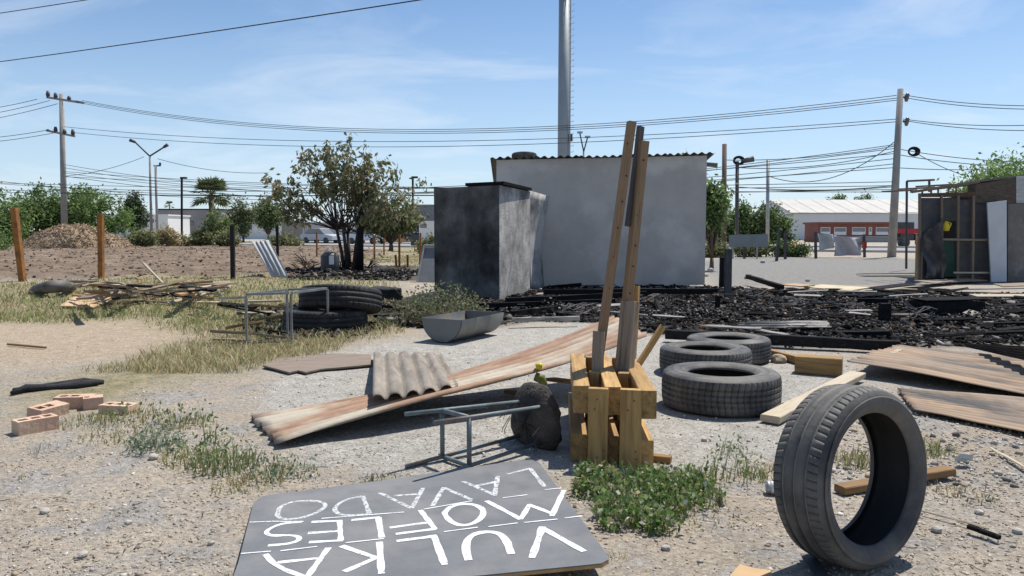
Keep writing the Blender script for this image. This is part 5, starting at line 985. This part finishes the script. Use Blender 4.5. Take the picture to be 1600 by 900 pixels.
def car(label, px, py, Y, Lc, m_, rz=0):
    g = P(px, 380, Y); g.z = .03; t = thing('parked_car', label, 'car', g); Mr = Matrix.Translation(g) @ Matrix.Rotation(rz, 4, 'Z')
    def pr(name, prof, w, mm, yo=0):
        v = [Mr @ Vector((q[0], -w/2+yo, q[1])) for q in prof]; MB().prism(v, Mr.to_3x3() @ Vector((0, w, 0))).build(name, mm, t)
    h = Lc/2
    pr('body', [(-h, .35), (h, .35), (h, .75), (h*.55, .92), (-h*.85, .95), (-h, .8)], 1.7, m_); pr('cabin', [(-h*.75, .953), (h*.5, .923), (h*.22, 1.42), (-h*.5, 1.45)], 1.5, glass); pr('roof', [(-h*.52, 1.453), (h*.24, 1.425), (h*.2, 1.48), (-h*.48, 1.5)], 1.45, m_)
    for q in (-h*.62, h*.62):
        for s_ in (-1, 1): MB().tube([Mr @ Vector((q, s_*.7, .31)), Mr @ Vector((q, s_*.88, .31))], .31, 12).build('wheel', rubber, t, True)
    for s_ in (-.6, .6): MB().tube([Mr @ Vector((h-.02, s_, .68)), Mr @ Vector((h+.02, s_, .68))], .1, 8).build('headlight', white, t)
car('white car parked on the road behind the burnt tree', 574, 372, 74, 3.9, mat('car_white', (.70, .73, .78), (.66, .69, .74), 2, .3, 0), rad(-26)); car('pale car parked on the road behind the white walls', 502, 372, 79, 4.1, mat('car_silver', (.5, .52, .55), (.46, .48, .5), 2, .3, 0), rad(-26))
# mulch mound
mdc = P(122, 388, 56); mdc.z = 0; nu_, nv_ = 90, 40; xs_ = np.linspace(-1, 1, nu_); ys_ = np.linspace(-1, 1, nv_); gxm, gym = np.meshgrid(xs_, ys_)
rr = np.sqrt(gxm**2+gym**2); hm = np.clip(1-rr**2.2, 0, 1)**.75*(1.0+.55*(fbm(gxm*2+5, gym*2, 4, 4)-.5)) + (fbm(gxm*9, gym*6, 8, 3)-.5)*.22*np.clip(1.1-rr, 0, 1); hm = hm*1.3*np.clip(1.25-.25*gxm, .8, 1.3)-.05
V = np.stack([gxm*3.75, gym*3.0, hm], -1).reshape(-1, 3); ii = np.arange(nu_*nv_).reshape(nv_, nu_); Fm = np.stack([ii[:-1, :-1], ii[:-1, 1:], ii[1:, 1:], ii[1:, :-1]], -1).reshape(-1, 4)
mo = thing('mulch_mound', 'big brown mound of mulch and dry brush on the ploughed field', 'mound', mdc)
link(npmesh(V, Fm, smooth=True), 'heap', mat('mulch', (.36, .26, .17), (.21, .145, .095), 2.2, .95, .8, (1, 1, 2), c3=(.42, .33, .22), c3pos=.6), mo, Matrix.Translation(mdc))
k = 5000; si = rng.integers(0, len(V), k); C = V[si]+rng.normal(size=(k, 3))*np.array([.06, .06, .03]); ln = rng.uniform(.1, .5, k); tag(link(chips(C, ln, np.full(k, .03), np.full(k, .03), pick([(.40, .30, .20), (.28, .2, .13), (.2, .14, .1), (.46, .37, .26)], k), .5), 'straw', chipm, mo, Matrix.Translation(mdc)), kind='stuff')
# ================================================================== trees
MESQ = [(.14, .215, .065), (.18, .26, .085), (.22, .30, .115), (.11, .17, .055)]; DKG = [(.065, .095, .045), (.085, .115, .055), (.11, .135, .07)]; OLV = [(.20, .22, .10), (.17, .19, .085), (.25, .25, .125)]
def gb_(px, Y): q = P(px, 380, Y); q.z = 0; return q
def crown(px0, px1, pt, pb, Y, base, nl=5, dep=None):
    """ellipsoid lobes filling the sighted crown extent, relative to the tree base"""
    xa, xb, za, zb = X(px0, Y), X(px1, Y), Z(pb, Y), Z(pt, Y); w = xb-xa; h = zb-za; out = []
    for i in range(nl):
        u_ = (i+.5)/nl; e = 1-abs(u_-.5)*.75; hh = h*e*random.uniform(.88, 1.0); out.append((xa+w*u_-base.x, random.uniform(-.15, .15)*w, za+hh*.5-base.z, w/nl*.8, (dep or w)*.3, hh*.5))
    return out
def simple_tree(label, px0, px1, pt, pb, Y, nleaf, size, pal, name='tree', limbs=40, cl=.35, nl=5, pxb=None, tr=.14, group=None, cat='tree', dep=None, droop=.2):
    b_ = gb_(pxb or (px0+px1)/2, Y); return tree(name, label, b_, crown(px0, px1, pt, pb, Y, b_, nl, dep), limbs, int(nleaf*1.7), size*1.15, pal, tr, None, cl, droop, 1, group, cat, .18)
simple_tree('broad feathery mesquite tree behind the mulch mound', 42, 186, 264, 372, 78, 9000, .30, MESQ, 'mesquite_tree', 90, .5, 6, tr=.2); simple_tree('bushy green tree beside the broad mesquite', -60, 44, 276, 388, 72, 7000, .30, MESQ, 'mesquite_tree', 70, .5, 5)
simple_tree('dense dark green tree beyond the field near the double-armed lamp', 188, 227, 292, 352, 84, 3500, .24, DKG, 'dark_tree', 40, .3, 3); simple_tree('loose green tree right of the fan palm', 358, 402, 292, 366, 84, 2600, .24, OLV+DKG, 'tree', 45, .35, 4); simple_tree('rounded green tree half behind the burnt tree', 398, 440, 300, 350, 90, 2500, .25, DKG+MESQ, 'tree', 40, .35, 3)
simple_tree('dark leafy tree right behind the burnt tree', 568, 652, 298, 356, 46, 4500, .17, DKG+OLV, 'tree', 50, .3, 4)
simple_tree('olive bush in the grass behind the outhouse', 655, 700, 356, 402, 36, 1800, .12, OLV, 'shrub', 30, .16, 3, tr=.05, cat='shrub')
simple_tree('leafy tree growing directly behind the shack corner', 1085, 1128, 262, 330, 24, 1500, .13, MESQ, 'tree', 34, .16, 2, 1112, .07); simple_tree('thin leafy crown poking above the shack roof', 1046, 1108, 234, 290, 24.5, 700, .12, MESQ, 'tree', 26, .14, 3, 1080, .06)
for a_, b_, t_, lab in ((1098, 1150, 304, 'green tree in the tree line closest to the shack'), (1140, 1185, 312, 'green tree in the middle of the distant tree line'), (1172, 1232, 306, 'green tree at the end of the tree line by the warehouse')): simple_tree(lab, a_, b_, t_, 382, 74, 3200, .28, MESQ+DKG, 'tree', 45, .4, 4, group='tree line beside the warehouse')
simple_tree('small round tree crown above the warehouse roof ridge, the taller one', 1291, 1318, 297, 325, 150, 900, .45, DKG+MESQ, 'tree', 25, .5, 2); simple_tree('small flat tree crown above the warehouse roof ridge', 1330, 1364, 302, 325, 150, 900, .45, DKG+MESQ, 'tree', 25, .5, 3)
simple_tree('feathery bright green mesquite behind the ruined shack', 1476, 1680, 230, 330, 27, 9500, .12, [(.20, .29, .085), (.24, .34, .12), (.15, .22, .07)], 'mesquite_tree', 110, .26, 7, 1600, .13, dep=3.5)
BL = ['olive bush below the dark green tree', 'straw-dry bush under the double-armed lamp', 'olive bush left of the fan palm', 'tall yellow-green bush hiding the fan palm trunk', 'olive bush right of the fan palm', 'green bush under the tree by the tilted rusty post', 'olive bush before the bare block wall', 'olive bush below the grey board sign', 'green bush at the foot of the verge stakes', 'olive bush at the right corner of the pale shack']
for i, (a_, b_, t_, Y, pl2) in enumerate(((200, 245, 352, 60, OLV), (236, 290, 350, 62, DRY), (286, 330, 345, 63, OLV), (302, 366, 314, 64, OLV+MESQ), (340, 372, 350, 60, OLV), (-40, 30, 352, 48, MESQ), (420, 470, 362, 62, OLV), (1150, 1200, 383, 37, OLV), (1205, 1260, 384, 37, MESQ+DKG), (1100, 1130, 386, 36, OLV))):
    simple_tree(BL[i], a_, b_, t_, 392 if Y < 50 else 386, Y, 1400, .13 if Y < 50 else .2, pl2, 'verge_bush', 26, .2, 3, tr=.04, cat='bush')
# fan palms
def palm(label, px, pt, Y, rl, nfr, tr, pal):
    b_ = gb_(px, Y); top = P(px, pt, Y); t = thing('fan_palm', label, 'palm', b_); MB().tube([b_, b_.lerp(top, .5), top], [tr*1.2, tr, tr*.9], 8).build('trunk', mat('palm_bark', (.22, .17, .12), (.13, .10, .07), 6, .95, .6), t, True)
    for i in range(nfr):
        el = random.uniform(-.5, 1.35); az = random.uniform(0, 6.28); d_ = Vector((math.cos(az)*math.cos(el), math.sin(az)*math.cos(el), math.sin(el))); s_ = d_.cross(Vector((0, 0, 1))).normalized(); u_ = s_.cross(d_); st_ = top+d_*rl*.45; v = []; f_ = []
        for j in range(11):
            a_ = (j-5)/5*1.25; dd = d_*math.cos(a_)+s_*math.sin(a_); w = s_*math.cos(a_)-d_*math.sin(a_); tipp = st_+dd*rl*.55*random.uniform(.85, 1.1)-Vector((0, 0, .08*rl)); m_ = st_+dd*rl*.3; b0 = len(v)
            v += [st_, m_+w*rl*.035+u_*.02, tipp, m_-w*rl*.035-u_*.02]; f_.append((b0, b0+1, b0+2, b0+3))
        cc = np.repeat(pick(pal, 11), 4, 0); link(npmesh(np.array([tuple(q) for q in v]), np.array(f_), cc), 'frond', leafm, t); MB().tube([top, st_], .025, 4).build('frond_stalk', mat('palm_stalk', (.16, .18, .07), (.12, .13, .05), 5, .8), t)
palm('fan palm rising from the shrubs beyond the field', 330, 306, 66, 2.0, 46, .22, [(.10, .14, .05), (.13, .17, .06), (.08, .11, .04)]); palm('tiny distant fan palm above the dark-roofed building', 265, 321, 150, 1.1, 16, .15, DKG)
# the burnt tree
tb = G(547, 424); lob = []
for (cx_, cy_, rx_, rz_) in ((445, 305, 34, 46), (490, 258, 42, 34), (545, 248, 46, 30), (600, 265, 40, 34), (636, 308, 26, 44), (540, 295, 60, 34), (455, 335, 36, 20), (612, 322, 36, 24), (428, 300, 18, 18), (552, 275, 34, 34), (575, 300, 30, 30)):
    c_ = P(cx_, cy_, tb.y); s_ = tb.y/FPX; lob.append((c_.x-tb.x, random.uniform(-.5, .5), c_.z, rx_*s_*1.15, rx_*s_*.8, rz_*s_*1.1))
tree('burnt_tree', 'scorched multi-stemmed tree with sparse wilting leaves and black trunks', tb, lob, 112, 4300, .18, [(.20, .22, .105), (.16, .18, .085), (.24, .23, .125), (.30, .23, .15), (.13, .15, .07), (.26, .25, .15)], .055, mat('scorched_bark', (.085, .07, .06), (.035, .03, .028), 9, .95, .6, (3, 3, 1)), .105, .9, 5, None, 'tree', .36, .42)
sg = G(563, 424); sn_ = tag(MB().tube([sg-Vector((0, 0, .05)), P(563, 380, sg.y-.3), P(564, 335, sg.y-.3), P(571, 315, sg.y-.3), P(576, 296, sg.y-.3)], [.105, .095, .085, .06, .04], 9).build('burnt_snag', charred, None, True), 'bare black forked snag in front of the scorched tree', 'dead tree')
# ================================================================== ground cover
k = 26000; C = np.concatenate([scatter(22000, 'grass', -.72, .05, 6.5, 26), scatter(4000, 'grass', -.4, .0, 26, 40)]); k = len(C); gn = fbm(C[:, 0]*.6, C[:, 1]*.6, 55, 3) > .50
cl = np.where(gn[:, None], pick(GRN+DRY[:2], k), pick(DRY+GRN[2:], k)); tag(link(blades(C, rng.uniform(.03, .12, k), np.full(k, .0045)*np.clip(C[:, 1]/9, .8, 2), .9, cl), 'dry_grass', grassm), 'dry tan and green grass covering the ground on the left', 'grass', kind='stuff')
k = 36000; C = scatter(k, None, -.75, .75, 2.0, 13); s_ = rng.uniform(.002, .0055, k)*np.where(rng.random(k) < .05, 2.4, 1); z = zones(C[:, 0], C[:, 1]); s_ = s_*(1+.9*z['gravel']); kp = (z['char'] < .4) & (z['grass'] < .6) & (rng.random(k) < np.where(z['tan'] > .5, .2, np.clip(.22+.5*z['light']+.8*z['gravel']+.5*(fbm(C[:, 0]*2, C[:, 1]*2, 91, 3) > .56), 0, 1))); C = C[kp]; s_ = s_[kp]; k = len(C); C[:, 2] += s_*.15
tag(link(chips(C, s_*1.6, s_*1.3, s_, pick([(.46, .43, .38), (.36, .33, .29), (.28, .26, .235), (.54, .51, .47), (.34, .27, .2), (.16, .15, .14)], k, .15), .4), 'gravel', chipm), 'loose grey gravel strewn over the bare ground', 'gravel', kind='stuff')
k = 9000; C = scatter(k, 'plough', -40, -4, 18.5, 60, persp=False, thr=.4); s_ = rng.uniform(.02, .085, k); C[:, 2] += s_*.05
tag(link(chips(C, s_*2.2, s_, s_*.4, pick([(.21, .155, .11), (.15, .11, .08), (.28, .215, .16)], k, .15), .35), 'soil_clods', chipm), 'brown clods and roots on the ploughed field', 'soil', kind='stuff')
# clover-like patch between the board and the tyre
k = 3600; pgc = poly([(884, 760), (900, 742), (1000, 745), (1110, 752), (1128, 790), (1080, 828), (1020, 840), (965, 828), (925, 815)]); C = []
while len(C) < k:
    q = (random.uniform(pgc[:, 0].min(), pgc[:, 0].max()), random.uniform(pgc[:, 1].min(), pgc[:, 1].max()))
    if incl((q[0]+.14*(float(fbm(q[0]*6, q[1]*6, 21, 3))-.5)*2, q[1]+.14*(float(fbm(q[0]*6+9, q[1]*6, 22, 3))-.5)*2), pgc) and random.random() < 1.9*float(fbm(q[0]*9, q[1]*9, 3, 2))-.35: C.append((q[0], q[1], random.uniform(.003, .075)))
C = np.array(C); wht = rng.random(k) < .07; cl = pick([(.12, .21, .05), (.16, .26, .075), (.09, .15, .045), (.22, .28, .11), (.34, .30, .16)], k); cl[wht] = (.62, .60, .52)
lv = leaves_mesh(C, .024, [(1, 1, 1)], -.5, .8); at = lv.attributes['Col']; c_ = np.ones((4*k, 4), np.float32); c_[:, :3] = np.repeat(cl, 4, 0); at.data.foreach_set('color', c_.ravel())
tag(link(lv, 'clover_patch', leafm), 'lush low green weed patch with white flowers beside the sign board', 'ground cover', kind='stuff')
k = 1400; si = rng.integers(0, len(C), k); Cb = C[si].copy(); Cb[:, 2] = -.005; tag(link(blades(Cb, rng.uniform(.04, .14, k), np.full(k, .002), .6, pick(GRN+[(.07, .12, .03)], k)), 'clover_stems', grassm), 'thin green stems of the weed patch beside the sign board', 'ground cover', kind='stuff')
tuft('grey-green leafy weed between the bricks and the rusty sheet', 245, 700, .15, .17, 110, SAGE, 300, SAGE, lsize=.026); tuft('large bushy weed with green stems left of the rusty sheet tip', 352, 728, .19, .24, 240, GRN+DRY[2:3], 260, GRN+SAGE, lsize=.024, lean=.4); tuft('half-dry weed leaning on the large bushy weed', 300, 718, .17, .16, 240, DRY+GRN, 60)
tuft('tall thin weed stalk beside the grey-green weed', 330, 690, .05, .36, 14, GRN, 20, lean=.15); tuft('green and tan grass tuft above the sign board corner', 440, 742, .18, .11, 260, DRY+GRN, 120, SAGE); tuft('dry tuft touching the corner of the sign board', 385, 757, .17, .10, 260, DRY+GRN[:1]); tuft('small green tuft at the edge of the sign board', 592, 750, .09, .08, 110, GRN+DRY)
tuft('weed patch around the sunken brick', 205, 655, .24, .13, 300, GRN+DRY, 60); tuft('grass patch on the sand in front of the sunken brick', 190, 682, .26, .11, 320, DRY+GRN); tuft('yellowish weed clump near the sunken brick', 290, 662, .17, .13, 220, DRY+GRN, 80); tuft('sparse wiry grey weed in front of the bricks', 68, 705, .10, .12, 26, [(.40, .38, .32)], lean=.5)
tuft('tiny dry tuft on the bare foreground dirt', 36, 745, .05, .05, 60, DRY+GRN[2:]); tuft('green grass strip beside the bricks', 140, 662, .2, .12, 240, GRN+DRY); tuft('leafy dark weed with seed stalks left of the can', 1150, 742, .15, .24, 60, GRN+SAGE, 150, SAGE+GRN, lsize=.022, lean=.35); tuft('yellow-green grass tuft near the tin can', 1205, 742, .16, .10, 240, GRN+DRY)
tuft('grass tuft seen through the upright tyre', 1340, 722, .15, .15, 240, GRN+DRY); tuft('grass tuft growing right of the upright tyre', 1448, 706, .15, .16, 240, GRN+DRY); tuft('dry yellow tuft on the gravel past the brown plank', 1498, 770, .18, .07, 240, DRY+GRN[2:]); tuft('thin dry stalks standing near the pallet foot', 1140, 705, .10, .22, 22, DRY+SAGE, 10, lean=.2)
tuft('straw-coloured grass fringe at the edge of the clover patch', 1115, 812, .2, .06, 260, DRY); tuft('small dry tuft in front of the sign board corner', 962, 870, .05, .05, 60, DRY)
tuft('thorny dry bush with small leaves growing behind the half drum', 690, 503, .62, .62, 360, [(.24, .22, .13), (.17, .17, .10), (.30, .26, .16)], 1900, [(.16, .18, .09), (.12, .14, .07), (.24, .22, .13)], name='dry_bush', cat='bush', lean=.5, wid=.004, lsize=.045)

# dry straw and bark litter on the near ground
k = 3200; C = scatter(k, None, -.72, .72, 2.1, 8.5); z = zones(C[:, 0], C[:, 1]); kp = (z['char'] < .3) & (fbm(C[:, 0]*1.6, C[:, 1]*1.6, 61, 3) > .46); C = C[kp]; k = len(C); ln = rng.uniform(.008, .035, k)*np.where(rng.random(k) < .06, 2.5, 1); C[:, 2] += .003
tag(link(chips(C, ln, rng.uniform(.0012, .004, k), np.full(k, .0015), pick([(.40, .33, .22), (.30, .24, .16), (.14, .11, .08), (.48, .42, .32), (.05, .045, .04)], k), .08), 'straw_litter', chipm), 'dry straw and bark bits littering the bare ground', 'litter', kind='stuff')
k = 9000; C = scatter(k, None, -.75, .75, 2.0, 7); C = C[fbm(C[:, 0]*1.2, C[:, 1]*1.2, 71, 3) > .5]; z = zones(C[:, 0], C[:, 1]); C = C[(z['light'] < .6)]; k = len(C); s_ = rng.uniform(.003, .012, k)
tag(link(chips(C, s_*1.4, s_*1.2, s_*.7, pick([(.37, .31, .245), (.32, .27, .21), (.43, .37, .30)], k, .12), .5), 'dirt_crumbs', chipm), 'crumbs of dry earth on the bare foreground', 'soil', kind='stuff')

# tangled wire coils lying in the rubble
for i, q in enumerate(((905, 492), (1020, 478), (1240, 480), (1330, 492), (1440, 505), (1185, 468))):
    g = on(*q); mb = MB(); r_ = random.uniform(.18, .34); pts = []
    for k in range(40):
        a_ = k*.62; pts.append(g+Vector((math.cos(a_)*r_*(1+.3*math.sin(k*1.7)), math.sin(a_*1.13)*r_*.7, .06+.07*math.sin(k*.9+i)+.05)))
    tag(mb.tube(pts, .006, 4).build('twisted_wire', steel_dk), 'tangle of burnt wire lying in the black rubble', 'wire', 'burnt wire tangles in the rubble')
for i, q in enumerate(((980, 470), (1160, 488), (1290, 470), (1420, 483), (1540, 500), (860, 485), (1080, 498), (1350, 515))):
    g = on(*q); k = 500; C = rng.normal(size=(k, 3))*np.array([.38, .30, 0])+np.array([g.x, g.y, 0]); C[:, 2] = g.z+.02+.16*np.exp(-((C[:, 0]-g.x)**2/.12+(C[:, 1]-g.y)**2/.08))*rng.random(k); ln = rng.uniform(.01, .05, k)
    tag(link(chips(C, ln, ln*.7, ln*.35, pick([(.20, .185, .17), (.12, .11, .10), (.09, .075, .065), (.02, .02, .02), (.02, .02, .02)], k), .3), 'ash_heap', chipm), 'low heap of grey-brown ash in the black rubble', 'ash', 'ash heaps in the rubble', kind='stuff')
